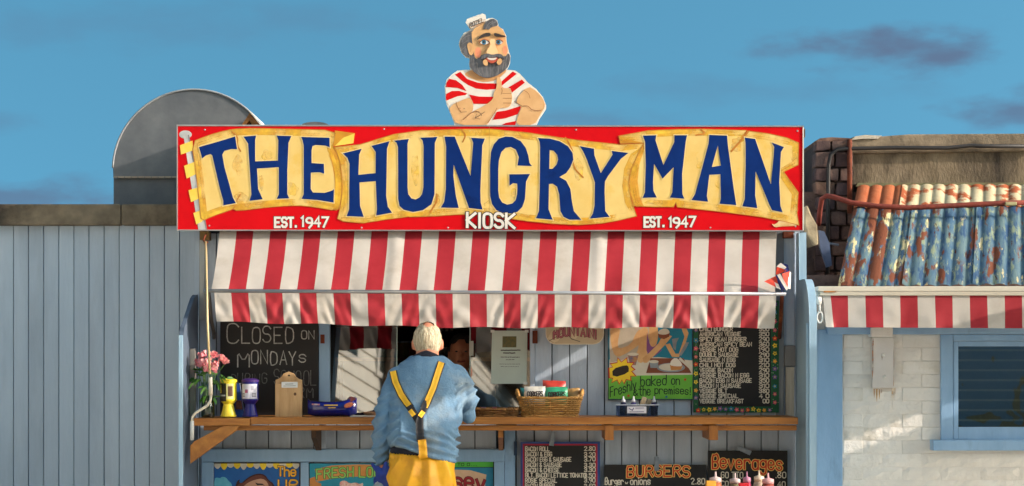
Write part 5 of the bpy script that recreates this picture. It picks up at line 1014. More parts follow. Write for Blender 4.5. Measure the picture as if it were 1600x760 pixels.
# blue lifeboat collection boat
yo = -.30; bo = empty('boat_money_box', base(519, yo), 'glossy dark blue boat-shaped money box on the counter', 'money box')
q = MB(); n = 12
sec = [(481, 624, .000), (485, 627, .018), (494, 628, .032), (508, 629, .040), (524, 629, .042), (538, 627, .040), (548, 624, .03), (555, 622, .012), (557.5, 623, .0)]
for px, py, hw in sec:
    zt_ = zz(py, yo); zb = ZC+.001+max(0, (abs(px-519)-28)/11)**2*.02
    for k in range(9):
        a = math.pi*k/8; q.v.append(Vector((xx(px, yo), yo-hw*math.cos(a), zt_-(zt_-zb)*math.sin(a)**.55)))
for i in range(len(sec)-1):
    for k in range(8): a = i*9+k; q.f.append((a, a+1, a+10, a+9)); q.m.append(0)
    q.f.append((i*9, i*9+9, i*9+17, i*9+8)); q.m.append(0)
q.build('hull', mat('boat_blue', (14, 22, 110), (10, 16, 90), 4, .15, coat=.5), bo, smooth=True)
MB().tube([P(a, b_-.5, yo-h) for a, b_, h in sec], .0025, 6).build('gunwale', mat('boat_navy', (20, 24, 60)), bo, smooth=True)
MB().prism([(541, 626), (546, 620), (552, 621), (556, 624), (550, 628)], yo-.03, yo+.02).build('prow_figure', mat('prow_dark', (40, 26, 40), (120, 50, 40), 50), bo)
t = MB()
for k, (a, c2) in enumerate(((507, 513), (514, 520), (521, 527))): t.ribbon([(a, 633.5), (c2, 633.3)], 2.0, yo-.0445)
t.ribbon([(513, 637.5), (524, 637.3)], 1.3, yo-.0445); t.build('side_mark', mat('boat_gold', (200, 160, 70)), bo)
t = MB(); t.ribbon([(488, 632), (499, 632.5)], 2, yo-.043); t.build('side_mark', mat('boat_white', (200, 196, 200), (190, 70, 70), 60), bo)
MB().prism(chai([(537, 634), (543, 629.5), (550, 629), (553, 632), (547, 637), (539, 638)], 1), yo-.0452, yo-.03).build('side_picture', mat('boat_orange', (200, 120, 80), (150, 60, 40), 60), bo)
# napkins and small dish
nk = empty('paper_napkins', base(575, -.3), 'flat white papers and a low dish lying left of the customer', 'napkins')
MB().box(xx(548, -.34), xx(592, -.34), -.40, -.22, ZC+.001, ZC+.006).build('paper', WHITEP, nk); MB().lathe((xx(581, -.25), -.25, ZC+.0065), [(.04, 0), (.055, .018), (.052, .018), (.038, .004)], 18).build('dish', mat('dish_brown', (150, 120, 90), (90, 60, 40), 40), nk)
# wicker trays and basket
WK = mat('wicker', (196, 150, 82), (160, 108, 50), 30, .55, bump=.3, c3=(118, 76, 34), c3s=12); WKD = mat('wicker_dark', (150, 104, 52), (112, 72, 32), 30, .6, bump=.3)
def weave(par, cx, y0, wb, wt, db_, dt, h, rows_, m2, mr, r=.0042, handles=False):
    q = MB(); Pn = 72
    def ringpt(f, w, d):                                  # rounded rectangle
        a = 2*math.pi*f; ca, sa = math.cos(a), math.sin(a); k = .34
        return math.copysign(abs(ca)**k, ca)*w, math.copysign(abs(sa)**k, sa)*d
    for j in range(rows_):
        v_ = (j+.5)/rows_; w, d = wb+(wt-wb)*v_, db_+(dt-db_)*v_; z_ = ZC+.004+h*v_; pts = []
        for i in range(Pn+1):
            x_, yy = ringpt(i/Pn, w, d); o = 1+.011/w*math.cos(math.pi*i/1.0+math.pi*j)*.55; pts.append((cx+x_*o, y0+yy*(1+.011/d*math.cos(math.pi*i+math.pi*j)*.55), z_+.0012*math.sin(i*1.7+j)))
        q.tube(pts, r, 5)
    kindof(q.build('weave', m2, par, smooth=True), 'stuff')
    q = MB()
    for i in range(0, Pn, 2):
        a = ringpt(i/Pn, wb, db_); b2 = ringpt(i/Pn, wt, dt); q.tube([(cx+a[0], y0+a[1], ZC+.003), (cx+b2[0], y0+b2[1], ZC+h)], .003, 5)
    kindof(q.build('stake', m2, par, smooth=True), 'stuff')
    for dz, rr in ((h+.004, .0068), (.004, .006)):
        w, d = (wt, dt) if dz > .02 else (wb, db_); pts = []
        for i in range(97):
            x_, yy = ringpt(i/96, w*1.01, d*1.01); pts.append((cx+x_+.002*math.cos(i*1.3), y0+yy+.002*math.sin(i*1.3), ZC+dz+.0022*math.sin(i*1.9)))
        MB().tube(pts, rr, 7).build('rim', mr, par, smooth=True)
    MB().box(cx-wb*.96, cx+wb*.96, y0-db_*.95, y0+db_*.95, ZC+.001, ZC+.006).build('bottom', mr, par)
ybk = -.27; bk = empty('wicker_basket', base(859, ybk), 'golden wicker basket with side handles holding packets of crisps', 'basket')
cx = xx(859, ybk); weave(bk, cx, ybk, .155, .178, .085, .105, .105, 9, WK, WK)
for sg_ in (-1, 1):
    pts = [(cx+sg_*(.175+.012*math.sin(math.pi*i/10)), ybk-.055+.11*i/10, ZC+.108+.042*math.sin(math.pi*i/10)**.6) for i in range(11)]
    MB().tube(pts, .009, 8).build('handle', WK, bk, smooth=True); MB().tube([(a+.004*sg_, b_, c_-.014) for a, b_, c_ in pts], .007, 8).build('handle', WK, bk, smooth=True)
def packet(px0, py0, px1, py1, Y, tilt, m2, lab, word=None, wm=None):
    t_ = empty('crisp_packet', ((xx(px0, Y)+xx(px1, Y))/2, Y, zz(py1, Y)), lab, 'crisp packet', 'packets of crisps in the basket')
    q = MB(); n, m_ = 10, 8; rgp = random.Random(px0)
    for s_ in (-1, 1):
        for j in range(m_+1):
            for i in range(n+1):
                u_, w = i/n, j/m_; th = .026*(max(0, math.sin(math.pi*u_))**.45)*min(1, max(0, .93-w)*4, w*5)**.7+.001
                p = P(px0+(px1-px0)*u_, py1+(py0-py1)*w, Y); p.y += s_*-1*th+.004*noise.noise(Vector((u_*4, w*4, px0*.1+s_))); p.z += tilt*(u_-.5)*.03+.003*noise.noise(Vector((u_*5, 3, px0*.1))); q.v.append(p)
    K = (n+1)*(m_+1)
    for l in (0, K):
        for j in range(m_):
            for i in range(n): a = l+j*(n+1)+i; q.f.append((a, a+1, a+n+2, a+n+1)); q.m.append(0)
    q.build('bag', m2, t_, smooth=True)
    if word:
        t = MB(); h = (py1-py0); text(t, word, px0+5, px1-4, py0+h*.27, py0+h*.52, 1.5, Y-.031, base=lambda X_: -tilt*(X_-(px0+px1)/2)*.28, jit=.1); t.build('lettering', wm, t_)
FOILW, FOILG, FOILR, FOILT = mat('packet_white', (204, 200, 190), (188, 182, 170), 14, .35, bump=.3, bscale=14), mat('packet_green', (60, 156, 116), (44, 134, 98), 14, .35, bump=.3, bscale=14), mat('packet_red', (206, 74, 60), (180, 56, 48), 14, .35, bump=.3, bscale=14), mat('packet_teal', (40, 110, 110), (30, 90, 96), 14, .35, bump=.3, bscale=14)
packet(819, 604, 852, 634, -.30, .1, FOILW, 'white crisp packet at the front left of the wicker basket', 'CORKERS', INK); packet(852, 605, 887, 634, -.30, .15, FOILG, 'green crisp packet at the front right of the wicker basket', 'CORKERS', INK); packet(848, 595, 884, 622, -.235, -.15, FOILR, 'red crisp packet at the back of the wicker basket'); packet(813, 607, 828, 632, -.25, -.3, FOILT, 'dark teal crisp packet tucked in the left corner of the basket'); packet(884, 607, 906, 634, -.24, .25, mat('packet_fawn', (196, 160, 104), (170, 132, 80), 14, .4), 'fawn paper packet at the right end of the wicker basket')
ytk = -.27; tk = empty('wicker_tray', base(773, ytk), 'low dark wicker tray holding red wrapped bars beside the customer', 'tray'); weave(tk, xx(773, ytk), ytk, .125, .138, .08, .09, .04, 4, WKD, WKD, .0046)
for i in range(7):
    px = 747+i*8.5; lab = ['dark red wrapped bar', 'blue and red wrapped bar', 'brown wrapped bar'][i % 3]+[' at the left end', ' left of the middle', ' in the left half', ' in the middle', ' right of the middle', ' in the right half', ' at the right end'][i]
    o = MB().box(-.014, .014, -.055, .055, 0, .018); o.v = [Vector((a.x, a.y, a.z))+Vector(base(px, ytk))+Vector((0, .0, .028+.006*(i % 2))) for a in o.v]
    o = o.build('wrapped_bar', [mat('wrapper_red', (150, 30, 40), (120, 20, 30), 20, .3), mat('wrapper_blue', (44, 60, 130), (150, 40, 50), 30, .3), mat('wrapper_brown', (84, 44, 36), (130, 60, 50), 30, .3)][i % 3], None, bevel=.004); tag(o, lab+' of the low wicker tray', 'snack bar', 'wrapped bars in the wicker tray')
# sauce caddy
ysc = -.24; sc_ = empty('sachet_tub', base(996, ysc), 'clear plastic tub with small bottles and a printed label under the green poster', 'condiment tub')
CLR = glassy('clear_plastic', (206, 212, 226), .05, .1)
pts = [(963, 633), (1029, 633), (1026, 652), (966, 652)]
MB().prism(pts, ysc-.06, ysc-.057).build('tub_front', CLR, sc_); MB().prism(pts, ysc+.057, ysc+.06).build('tub_back', CLR, sc_); MB().pbox(966, 650.8, 1026, 652.4, ysc-.056, ysc+.056).build('tub_bottom', mat('tub_grey', (120, 124, 140)), sc_)
for px in (964, 1026): MB().pbox(px, 634, px+2, 650.6, ysc-.056, ysc+.056).build('tub_side', CLR, sc_)
MB().tube([P(962, 633, ysc-.062), P(1030, 633, ysc-.062), P(1030, 633, ysc+.062), P(962, 633, ysc+.062), P(962, 633, ysc-.062)], .003, 6).build('tub_rim', mat('rim_clear', (186, 190, 200)), sc_)
MB().pbox(980, 635.5, 1010, 646, ysc-.062, ysc-.0605).build('label', mat('label_white2', (214, 210, 216)), sc_); t = MB(); t.ribbon([(983, 638.5), (988, 641.5), (990, 638)], 1.3, ysc-.063).ribbon([(993, 638), (1006, 637.8)], .9, ysc-.063).ribbon([(984, 644), (1006, 643.6)], .9, ysc-.063); t.build('label_print', mat('print_violet', (60, 50, 110)), sc_)
for i, (px, hcol, lab) in enumerate(((974, (40, 40, 66), 'small dark bottle with white nozzle at the left of the clear tub'), (990, (70, 64, 110), 'violet sauce bottle with white nozzle second from left in the clear tub'), (1022, (44, 44, 72), 'small dark bottle with white nozzle at the right end of the clear tub'))):
    c = Vector(base(px, ysc))+Vector((0, 0, .006)); t_ = empty('sauce_bottle', c, lab, 'bottle', 'small bottles in the clear tub')
    MB().lathe(c, [(.020, 0), (.020, .06), (.013, .074)], 14).build('body', mat('sauce_dark', hcol, None, rough=.2), t_, smooth=True); MB().lathe(c+Vector((0, 0, .0745)), [(.0125, 0), (.0115, .012), (.006, .016), (.004, .034)], 12).build('nozzle', mat('nozzle_white', (196, 196, 200)), t_, smooth=True)
for i, (px, a) in enumerate(((1002, .5), (1010, .7))):
    o = MB().prism([(px-8, 647), (px+2, 620+i*3), (px+9, 622+i*3), (px, 650)], ysc-.02+i*.025, ysc-.008+i*.025).build('sauce_sachet', mat('sachet_fawn', (176, 164, 140), (140, 120, 90), 30, .5), bevel=.002); tag(o, ['pale folded packet leaning in the clear tub between the bottles', 'second pale packet behind it in the clear tub'][i], 'packet', 'packets in the clear tub')
# condiment table below the frame edge, with squeezy bottles
tb = empty('condiment_table', (xx(1160, -1.1), -1.1, FZ), 'small timber table under the frame edge carrying the squeezy sauce bottles', 'table')
ZT = zz(795, -1.1)
MB().box(xx(1095, -1.1), xx(1232, -1.1), -1.32, -.9, ZT-.03, ZT).build('table_top', OAK, tb)
for a in (1100, 1224):
    for y2 in (-1.3, -.93): MB().box(xx(a, -1.1), xx(a, -1.1)+.04, y2, y2+.04, FZ, ZT-.031).build('leg', OAKV, tb)
for px, topy, bw_, col, capc, lab, yy in ((1118, 741, 11.5, (150, 84, 50), (206, 178, 172), 'brown squeezy sauce bottle with a pink-white cap, leftmost on the table', -1.12), (1148.5, 743, 10.5, (110, 98, 70), (190, 168, 164), 'olive squeezy bottle second from left on the table', -1.05), (1167, 741, 7.5, (130, 30, 60), (176, 116, 140), 'dark red slim squeezy bottle in the middle of the row', -1.14), (1186, 739, 10, (150, 130, 110), (220, 196, 170), 'clear squeezy bottle with a cream cap', -1.02), (1200, 743, 11.5, (120, 60, 50), (200, 150, 150), 'clear brown squeezy bottle with white label at the right end', -1.14)):
    x = xx(px, yy); r = bw_*PX*.9; z1 = zz(topy+13, yy); t_ = empty('squeezy_bottle', (x, yy, ZT), lab, 'sauce bottle', 'squeezy bottles on the condiment table')
    MB().lathe((x, yy, ZT+.001), [(r*.95, 0), (r, .006), (r, z1-ZT-.03), (r*.72, z1-ZT)], 18).build('body', mat('squeezy', col, tuple(min(255, int(c_*1.25)) for c_ in col), 9, .25, coat=.4), t_, smooth=True)
    MB().lathe((x, yy, z1+.0015), [(r*.8, 0), (r*.8, .022), (r*.35, .027), (r*.16, .03), (r*.12, .055)], 16).build('cap', mat('squeezy_cap', capc, None, rough=.4), t_, smooth=True)
    if px in (1186, 1200):
        q = MB().box(x-r*.6, x+r*.6, yy-r-.003, yy-r*.8, z1-.055, z1-.025).build('label', WHITEP, t_)
pk = MB().pbox(1104, 752, 1119, 790, -1.22, -1.17).build('card_box', mat('card_orange', (232, 166, 60), (222, 150, 50), 9), bevel=.003); tag(pk, 'small orange carton standing in front of the leftmost squeezy bottle', 'carton')
rl = MB().pbox(1155, 755.5, 1171, 795, -1.25, -1.21).build('red_lid_box', mat('box_red', (196, 24, 40), (180, 20, 34), 9), bevel=.004); tag(rl, 'bright red container in front of the slim dark red bottle', 'container')

# ------------------------------------------------------------------ people
def fuse(q, name, m2, parent, voxel, disp=None, smooth=6):
    me = bpy.data.meshes.new('tmp'); me.from_pydata([tuple(a) for a in q.v], [], q.f); o = bpy.data.objects.new('tmp', me); COL.objects.link(o)
    bm = bmesh.new(); bm.from_mesh(me); bmesh.ops.recalc_face_normals(bm, faces=bm.faces); bm.to_mesh(me); bm.free()
    md = o.modifiers.new('r', 'REMESH'); md.mode = 'VOXEL'; md.voxel_size = voxel
    sm = o.modifiers.new('s', 'SMOOTH'); sm.factor = .5; sm.iterations = smooth
    dg = bpy.context.evaluated_depsgraph_get(); dg.update(); nm = bpy.data.meshes.new_from_object(o.evaluated_get(dg)); bpy.data.objects.remove(o)
    if disp:
        ns = [v_.normal.copy() for v_ in nm.vertices]
        for v_, n_ in zip(nm.vertices, ns): v_.co = v_.co+n_*disp(v_.co.copy(), n_)
    off = WL[parent.name]
    for v_ in nm.vertices: v_.co -= off
    nm.name = name; nm.materials.clear(); nm.materials.append(m2); nm.polygons.foreach_set('use_smooth', [True]*len(nm.polygons)); nm.update()
    r = bpy.data.objects.new(name, nm); COL.objects.link(r); r.parent = parent; WL[r.name] = off; return r
def loft(q, rings, n=28, sq=.8):                            # rings: (photo row left, photo row right, centre column, half width px, Y, depth m)
    vs = []
    for yl_, yr_, cx_, hw, Y, dp in rings:
        for k in range(n):
            a = 2*math.pi*k/n; ca, sa = math.cos(a), math.sin(a); ex, ey = math.copysign(abs(ca)**sq, ca), math.copysign(abs(sa)**sq, sa)
            f_ = (ex+1)/2; vs.append(Vector((xx(cx_+hw*ex, Y), Y+dp*ey, zz(yl_+(yr_-yl_)*f_, Y))))
    L_ = len(rings); fs = [(i*n+k, i*n+(k+1) % n, (i+1)*n+(k+1) % n, (i+1)*n+k) for i in range(L_-1) for k in range(n)]
    fs += [tuple(reversed(range(n))), tuple((L_-1)*n+k for k in range(n))]; return q.add(vs, fs)
def limb(q, pts, n=14):
    q.tube([P(a, b_, c_) for a, b_, c_, r_ in pts], [r_ for *_, r_ in pts], n)
    for a, b_, c_, r_ in pts: q.ell(P(a, b_, c_), (r_, r_, r_), n=12, k=8)
    return q
SKINM = mat('skin', (206, 140, 108), (190, 118, 90), 16, .5, bump=.1, bscale=60); DENIM = mat('blue_fleece', (112, 142, 166), (92, 124, 152), 6, .9, bump=.6, bscale=90, spec=.1, c3=(134, 146, 152), c3s=3, c3t=(.5, .66))
OIL = mat('yellow_oilskin', (232, 172, 32), (214, 148, 20), 6, .5, bump=.25, bscale=18, c3=(188, 124, 18), c3s=5, c3t=(.52, .72)); WHH = mat('white_hair', (222, 208, 178), (150, 130, 102), 22, .75, stretch=(6, 6, .8), bump=.8, bscale=30, c3=(184, 164, 132), c3s=14); NAV = mat('navy_cloth', (24, 26, 38), (34, 36, 50), 12, .85); STRAPY = mat('strap_yellow', (232, 178, 40), (218, 160, 30), 14, .6); STRAPB = mat('strap_black', (26, 24, 28), (36, 34, 38), 14, .7)
GLV = mat('blue_glove', (24, 52, 140), (16, 36, 108), 9, .5, bump=.3); KNIT = mat('grey_knit', (150, 156, 158), (124, 130, 134), 40, .9, bump=.5)
cm_ = empty('person', (xx(660, -.84), -.84, FZ), 'white-haired man in blue fleece and yellow oilskin trousers leaning at the counter, seen from behind', 'person')
head = P(668, 534, -.53)
q = MB(); q.ell(head, (.074, .092, .108), n=24, k=16); q.ell(head+Vector((0, .085, -.005)), (.014, .022, .020)); q.ell(head+Vector((0, .05, -.07)), (.048, .045, .045))
q.tube([P(668, 545, -.545), P(667, 572, -.60)], [.062, .068], 16)
for sx in (-1, 1): q.ell(head+Vector((sx*.079, -.002, -.016)), (.011, .022, .033), n=12, k=8)
loft(q, [(560, 560, 667, 30, -.62, .07), (580, 580, 668, 50, -.64, .09), (620, 620, 667, 54, -.69, .11), (690, 690, 659, 46, -.81, .12), (730, 730, 659, 47, -.84, .12), (765, 765, 659, 46, -.85, .12)])
limb(q, [(716, 592, -.66, .038), (728, 645, -.62, .042), (722, 638, -.42, .034), (717, 637, -.28, .027)]); limb(q, [(616, 594, -.67, .046), (600, 662, -.78, .04), (598, 724, -.82, .029)])
def hand(q, w, d, side, curl, n_=Vector((0, 0, 1))):          # palm, four fingers, thumb
    d = d.normalized(); s_ = d.cross(n_).normalized()*side; q.tube([w, w+d*.045, w+d*.088], [.026, .036, .034], 12); 
    for k, L_ in enumerate((.066, .076, .071, .055)):
        b0 = w+d*.085+s_*(.030-.020*k); m1 = b0+(d*.9-n_*curl*.5)*L_*.5; q.tube([b0-d*.01, b0, m1, m1+(d*.6-n_*curl)*L_*.5], [.0095, .0095, .0088, .0075], 8)
    t0 = w+d*.03+s_*.030; q.tube([t0, t0+(d*.6+s_*.7)*.034, t0+(d*1.0+s_*.5-n_*.3)*.060], [.012, .011, .009], 8)
hand(q, P(717, 637, -.27), Vector((-.35, 1, -.12)), -1, .35); hand(q, P(598, 724, -.82), Vector((.12, -.15, -1)), 1, .7, Vector((0, 1, 0)))
for sx in (-1, 1):
    hx = 659+sx*25; q.tube([P(hx, 752, -.85), (xx(hx+sx*3, -.82), -.82, .56), (xx(hx+sx*4, -.86), -.86, FZ+.09)], [.082, .058, .042], 14); q.ell((xx(hx+sx*4, -.86), -.80, FZ+.05), (.042, .12, .042))
fuse(q, 'body', SKINM, cm_, .0065, smooth=3)
q = MB(); q.ell(head+Vector((0, -.012, .012)), (.0785, .091, .100), n=28, k=18); q.ell(head+Vector((0, -.035, -.045)), (.064, .056, .036), n=20, k=12)
def hd(p, n_):
    a = math.atan2(p.x-head.x, p.y-head.y); return .0042*noise.noise(Vector((a*9+2*noise.noise(p*18), p.z*14, 0)))+.003*noise.noise(Vector((p.x*140, p.y*140, p.z*22)))
hair = fuse(q, 'hair', WHH, cm_, .0055, hd, 2)
bm = bmesh.new(); bm.from_mesh(hair.data)
bmesh.ops.delete(bm, geom=[v_ for v_ in bm.verts if (v_.co+WL[cm_.name]-head).y > .045-.35*min(0, (v_.co+WL[cm_.name]-head).z)+.0*0 and (v_.co+WL[cm_.name]-head).z < .06], context='VERTS'); bmesh.ops.delete(bm, geom=[v_ for v_ in bm.verts if ((v_.co+WL[cm_.name]-head)-Vector((.008, -.05, .10))).length < .030+.014*noise.noise(v_.co*60)], context='VERTS'); bm.to_mesh(hair.data); bm.free()
for sx in (-1, 1): MB().ell(head+Vector((sx*.03, .083, .012)), (.011, .009, .008), n=10, k=7).build('eye', CWH, cm_, smooth=True)
# jumper
q = MB(); loft(q, [(557, 557, 667, 27, -.605, .080), (566, 566, 667, 40, -.62, .095), (577, 577, 669, 53, -.64, .108), (592, 592, 670, 60, -.66, .122), (618, 618, 668, 61, -.695, .135), (652, 652, 664, 56, -.765, .138), (676, 683, 660, 54, -.80, .146), (692, 712, 661, 54, -.82, .152), (695, 722, 662, 53, -.825, .148)])
limb(q, [(714, 586, -.65, .060), (725, 605, -.67, .060), (731, 626, -.68, .056), (729, 645, -.63, .056), (724, 640, -.44, .046), (719, 638, -.31, .038)]); limb(q, [(622, 588, -.66, .058), (612, 610, -.69, .060), (604, 636, -.735, .055), (599, 662, -.78, .052), (595, 694, -.815, .047), (597, 722, -.82, .040)])
def wrinkle(p, n_): return max(-.0045, wrinkle0(p, n_))
def wrinkle0(p, n_):
    u_ = 800+p.x/(PX*(CAMD+p.y)/CAMD); v_ = HOR-(p.z-CAMZ)/(PX*(CAMD+p.y)/CAMD); d = .004*noise.noise(p*7)+.0018*noise.noise(p*22)
    rid = lambda t: (1-abs(2*(t % 1)-1))**1.5
    if u_ < 625+max(0, (v_-640))*-.1 and v_ > 600: d += .0075*(rid(v_/17+.045*u_+.8*noise.noise(p*6))-.4)*min(1, (v_-600)/40)       # left sleeve folds
    elif v_ > 668: d += .009*(rid((v_-.28*u_)/11+.7*noise.noise(p*5))-.4)*min(1, (v_-668)/14)                                         # bunched hem
    if u_ > 712 and v_ > 600: d += .008*(rid((v_+.9*u_)/19+.7*noise.noise(p*6))-.4)
    if 600 < v_ < 690 and 625 < u_ < 712: d += .006*(rid((u_*.55+v_*.5*(1 if u_ > 665 else -1))/26+.9*noise.noise(p*4))-.4)*min(1, (v_-600)/40)
    return d
jm = fuse(q, 'jumper', DENIM, cm_, .0075, lambda p, n_: 2.5*wrinkle(p, n_), 5)
col_ = [(xx(667, -.59)+.093*math.cos(t)*(1.0), -.600+.075*math.sin(t), zz(563, -.6)+.028*(-math.sin(t))-.028*abs(math.cos(t))) for t in (2*math.pi*i/28 for i in range(29))]
MB().tube(col_, .017, 10).tube([(a, b_, c_+.014) for a, b_, c_ in col_], .013, 10).build('collar', NAV, cm_, smooth=True)
q = MB(); loft(q, [(688, 690, 659, 48.5, -.82, .128), (712, 722, 659, 50, -.83, .132)]); q.build('shirt_tail', NAV, cm_, smooth=True)
# trousers
q = MB(); loft(q, [(707, 715, 659, 51, -.83, .138), (715, 722, 659, 52.5, -.835, .146), (740, 742, 659, 54.5, -.845, .158), (775, 775, 659, 55, -.85, .155), (800, 800, 659, 54, -.85, .145)])
q.ell(P(662, 704, -.955), (.022, .012, .055), n=12, k=8)
for sx in (-1, 1): q.tube([P(659+sx*27, 765, -.85), (xx(659+sx*30, -.83), -.83, .55), (xx(659+sx*32, -.86), -.86, .30)], [.104, .092, .088], 18)
def pleat(p, n_):
    u_ = 800+p.x/(PX*(CAMD+p.y)/CAMD); v_ = HOR-(p.z-CAMZ)/(PX*(CAMD+p.y)/CAMD); rid = lambda t: (1-abs(2*(t % 1)-1))**1.4
    w = max(0, min(1, (v_-708)/26)); ang = math.atan2(u_-662, v_-640); d = .030*(rid(ang*3.6+.22*noise.noise(p*5)+.2)-.45)*w*max(.25, 1-(v_-700)/160)
    if v_ < 722: d += .003*math.sin(u_*1.3)
    d += .008*math.exp(-((v_-716)/3.0)**2)*-.5
    return d+.005*noise.noise(p*6)-.006*math.exp(-((u_-660)/2.5)**2)*w
tr_ = fuse(q, 'trousers', OIL, cm_, .0075, pleat, 4)
for sx in (-1, 1):
    bx = xx(659+sx*32, -.86); MB().tube([(bx, -.86, .34), (bx, -.86, FZ+.10), (bx, -.85, FZ+.03)], [.074, .056, .06], 16).ell((bx, -.79, FZ+.042), (.05, .14, .042), n=16, k=9).build('boot', NAV, cm_, smooth=True)
# braces laid on the back of the jumper
def surf(objs):
    vs, fs = [], []
    for o in objs:
        n = len(vs); vs += [v_.co+WL[o.name] for v_ in o.data.vertices]; fs += [tuple(i+n for i in p_.vertices) for p_ in o.data.polygons]
    return BVHTree.FromPolygons(vs, fs)
bv_ = surf([jm, tr_])
def onback(px, py):
    o_ = Vector((0, -CAMD, CAMZ)); d = (P(px, py, -.75)-o_).normalized(); h = bv_.ray_cast(o_, d); return h[0] if h[0] else P(px, py, -.78)
def strap(path, w, m2, nm, lift=.006, sub=6):
    pts = []
    for (a, b_), (c_, d_) in zip(path, path[1:]): pts += [(a+(c_-a)*i/sub, b_+(d_-b_)*i/sub) for i in range(sub)]
    pts.append(path[-1]); q = MB(); L_ = len(pts)
    for i in range(L_):
        a, b_ = pts[max(i-1, 0)], pts[min(i+1, L_-1)]; t = Vector((b_[0]-a[0], b_[1]-a[1])).normalized(); n_ = Vector((-t.y, t.x))
        ps = [onback(pts[i][0]+n_.x*w*k/2, pts[i][1]+n_.y*w*k/2) for k in (-1, -.33, .33, 1)]
        my = min(p.y for p in ps)
        for p in ps: q.v.append(Vector((p.x, min(p.y, my+.006)-lift, p.z)))
        for p in ps: q.v.append(Vector((p.x, min(p.y, my+.006)-lift+.0035, p.z)))
    for i in range(L_-1):
        for k in (0, 1, 2): a = i*8+k; q.f += [(a, a+1, a+9, a+8), (a+4, a+12, a+13, a+5)]; q.m += [0, 0]
        for k in (0, 3): a = i*8+k; q.f.append((a, a+8, a+12, a+4)); q.m.append(0)
    return q.build(nm, m2, cm_, smooth=True)
strap([(690, 566), (684, 584), (677, 606), (669, 625), (663, 638)], 12, STRAPB, 'strap', .005); strap([(690, 566), (684, 584), (677, 606), (669, 625), (664, 636)], 9, STRAPY, 'strap', .0075)
strap([(614, 580), (618, 597), (627, 617), (636, 630), (642, 638)], 12, STRAPB, 'strap', .005); strap([(614, 580), (618, 597), (627, 617), (635, 629), (640, 635)], 9, STRAPY, 'strap', .0075)
strap([(639, 634), (648, 648), (655, 660)], 11, STRAPB, 'strap', .008); strap([(664, 636), (658, 648), (655, 660)], 10, STRAPB, 'strap', .0085); strap([(655.5, 656), (656, 672), (657.5, 690)], 12, STRAPB, 'strap', .009); strap([(659.5, 687), (661, 700), (662, 716)], 13, OIL, 'tab', .013)
for a in ((640.5, 641, 647, 649.5), (662, 643, 656, 651)): strap([(a[0], a[1]), (a[2], a[3])], 7, STRAPY, 'buckle', .012, 2)
# work gloves held in the left hand
gl = empty('work_gloves', P(600, 760, -.88), 'pair of blue rubber work gloves held in the hand of the man', 'gloves')
q = MB(); q.ell(P(599, 752, -.885), (.058, .03, .045)); q.ell(P(609, 764, -.90), (.045, .026, .055))
for a, b_, r_ in ((582, 726, .014), (591, 731, .015), (603, 724, .016), (613, 729, .015), (619, 739, .013)): q.tube([P(599+(a-599)*.4, 752, -.89), P((a+599)/2+1, (b_+750)/2, -.910), P(a, b_, -.905)], [.018, r_+.002, r_*.8], 10); q.ell(P(a, b_, -.905), (r_*.8,)*3, n=10, k=6)
for a, b_ in ((621, 751), (622, 763)): q.tube([P(606, 758, -.90), P(a, b_, -.92)], [.018, .012], 10)
fuse(q, 'glove', GLV, gl, .006, lambda p, n_: .003*noise.noise(p*30), 2)
q = MB(); q.tube([P(596, 756, -.895), P(588, 768, -.90), P(584, 785, -.90)], [.030, .034, .030], 14); q.tube([P(608, 768, -.90), P(602, 786, -.90)], [.03, .03], 12); fuse(q, 'cuff', KNIT, gl, .007, lambda p, n_: .002*math.sin(p.x*380+p.z*200), 2)
# the server, dim behind the hatch
YE = .62
sv = empty('person', (xx(720, YE), YE, FZ), 'person in a dark top half hidden in the dim hatch beyond the customer', 'person')
hd2 = P(721, 552, YE); q = MB(); q.ell(hd2, (.075, .09, .112), n=22, k=14); q.ell(hd2+Vector((0, -.088, -.01)), (.013, .02, .018)); q.ell(hd2+Vector((-.077, .005, -.01)), (.01, .02, .03)); q.ell(hd2+Vector((.077, .005, -.01)), (.01, .02, .03)); q.tube([hd2, hd2+Vector((0, .02, -.2))], [.055, .06], 14)
loft(q, [(592, 592, 721, 26, YE+.02, .07), (604, 604, 721, 48, YE+.02, .09), (660, 660, 721, 46, YE+.02, .10), (740, 740, 721, 44, YE+.02, .10), (760, 760, 721, 44, YE+.02, .10)])
for sx in (-1, 1):
    q.tube([(hd2.x+sx*.09, YE+.02, .85), (hd2.x+sx*.10, YE+.03, FZ+.1)], [.08, .045], 12); q.ell((hd2.x+sx*.10, YE-.03, FZ+.05), (.04, .11, .04))
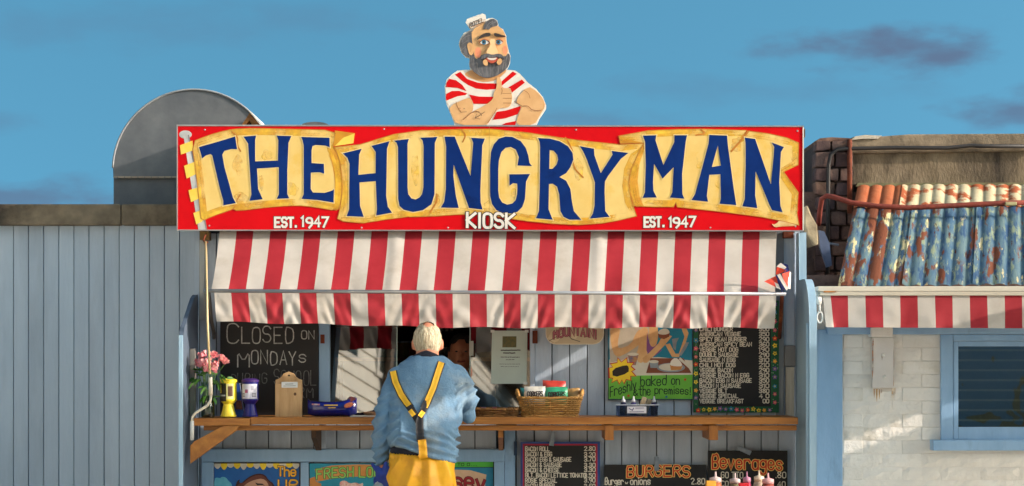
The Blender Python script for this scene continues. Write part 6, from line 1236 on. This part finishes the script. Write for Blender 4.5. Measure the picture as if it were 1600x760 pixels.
limb(q, [(678, 612, YE+.02, .045), (682, 655, YE-.05, .038), (700, 646, .26, .028)]); limb(q, [(764, 612, YE+.02, .045), (762, 655, YE-.05, .038), (744, 646, .26, .028)])
hand(q, P(701, 645, .26), Vector((.3, -1, -.1)), -1, .3); hand(q, P(743, 645, .26), Vector((-.3, -1, -.1)), 1, .3)
fuse(q, 'body', SKINM, sv, .0075, smooth=3)
q = MB(); loft(q, [(589, 589, 721, 30, YE+.02, .085), (600, 600, 721, 50, YE+.02, .105), (615, 615, 721, 54, YE+.02, .115), (660, 660, 721, 51, YE+.02, .118), (735, 735, 721, 49, YE+.02, .118)]); limb(q, [(682, 610, YE+.02, .058), (682, 655, YE-.05, .05), (694, 650, .36, .042)]); limb(q, [(760, 610, YE+.02, .058), (762, 655, YE-.05, .05), (750, 650, .36, .042)])
fuse(q, 'dark_top', NAV, sv, .009, lambda p, n_: .006*noise.noise(p*9), 4)
q = MB(); loft(q, [(728, 728, 721, 48, YE+.02, .115), (770, 770, 721, 48, YE+.02, .115)])
for sx in (-1, 1): q.tube([(hd2.x+sx*.09, YE+.02, .80), (hd2.x+sx*.10, YE+.03, FZ+.06)], [.098, .07], 14)
fuse(q, 'trousers', NAV, sv, .011, None, 3)
q = MB(); q.ell(hd2+Vector((0, .015, .025)), (.082, .092, .10), n=22, k=14); h2 = fuse(q, 'hair', DKH, sv, .008, lambda p, n_: .004*noise.noise(p*40), 2)
bm = bmesh.new(); bm.from_mesh(h2.data); bmesh.ops.delete(bm, geom=[v_ for v_ in bm.verts if (v_.co+WL[sv.name]-hd2).y < -.035 and (v_.co+WL[sv.name]-hd2).z < .055], context='VERTS'); bm.to_mesh(h2.data); bm.free()
for sx in (-1, 1): MB().ell(hd2+Vector((sx*.029, -.083, .01)), (.009, .006, .005), n=10, k=7).build('eye', DKH, sv, smooth=True)
MB().tube([hd2+Vector((-.024, -.083, -.05)), hd2+Vector((0, -.091, -.053)), hd2+Vector((.024, -.083, -.05))], .0055, 6).build('lips', mat('lips2', (150, 80, 70)), sv, smooth=True)
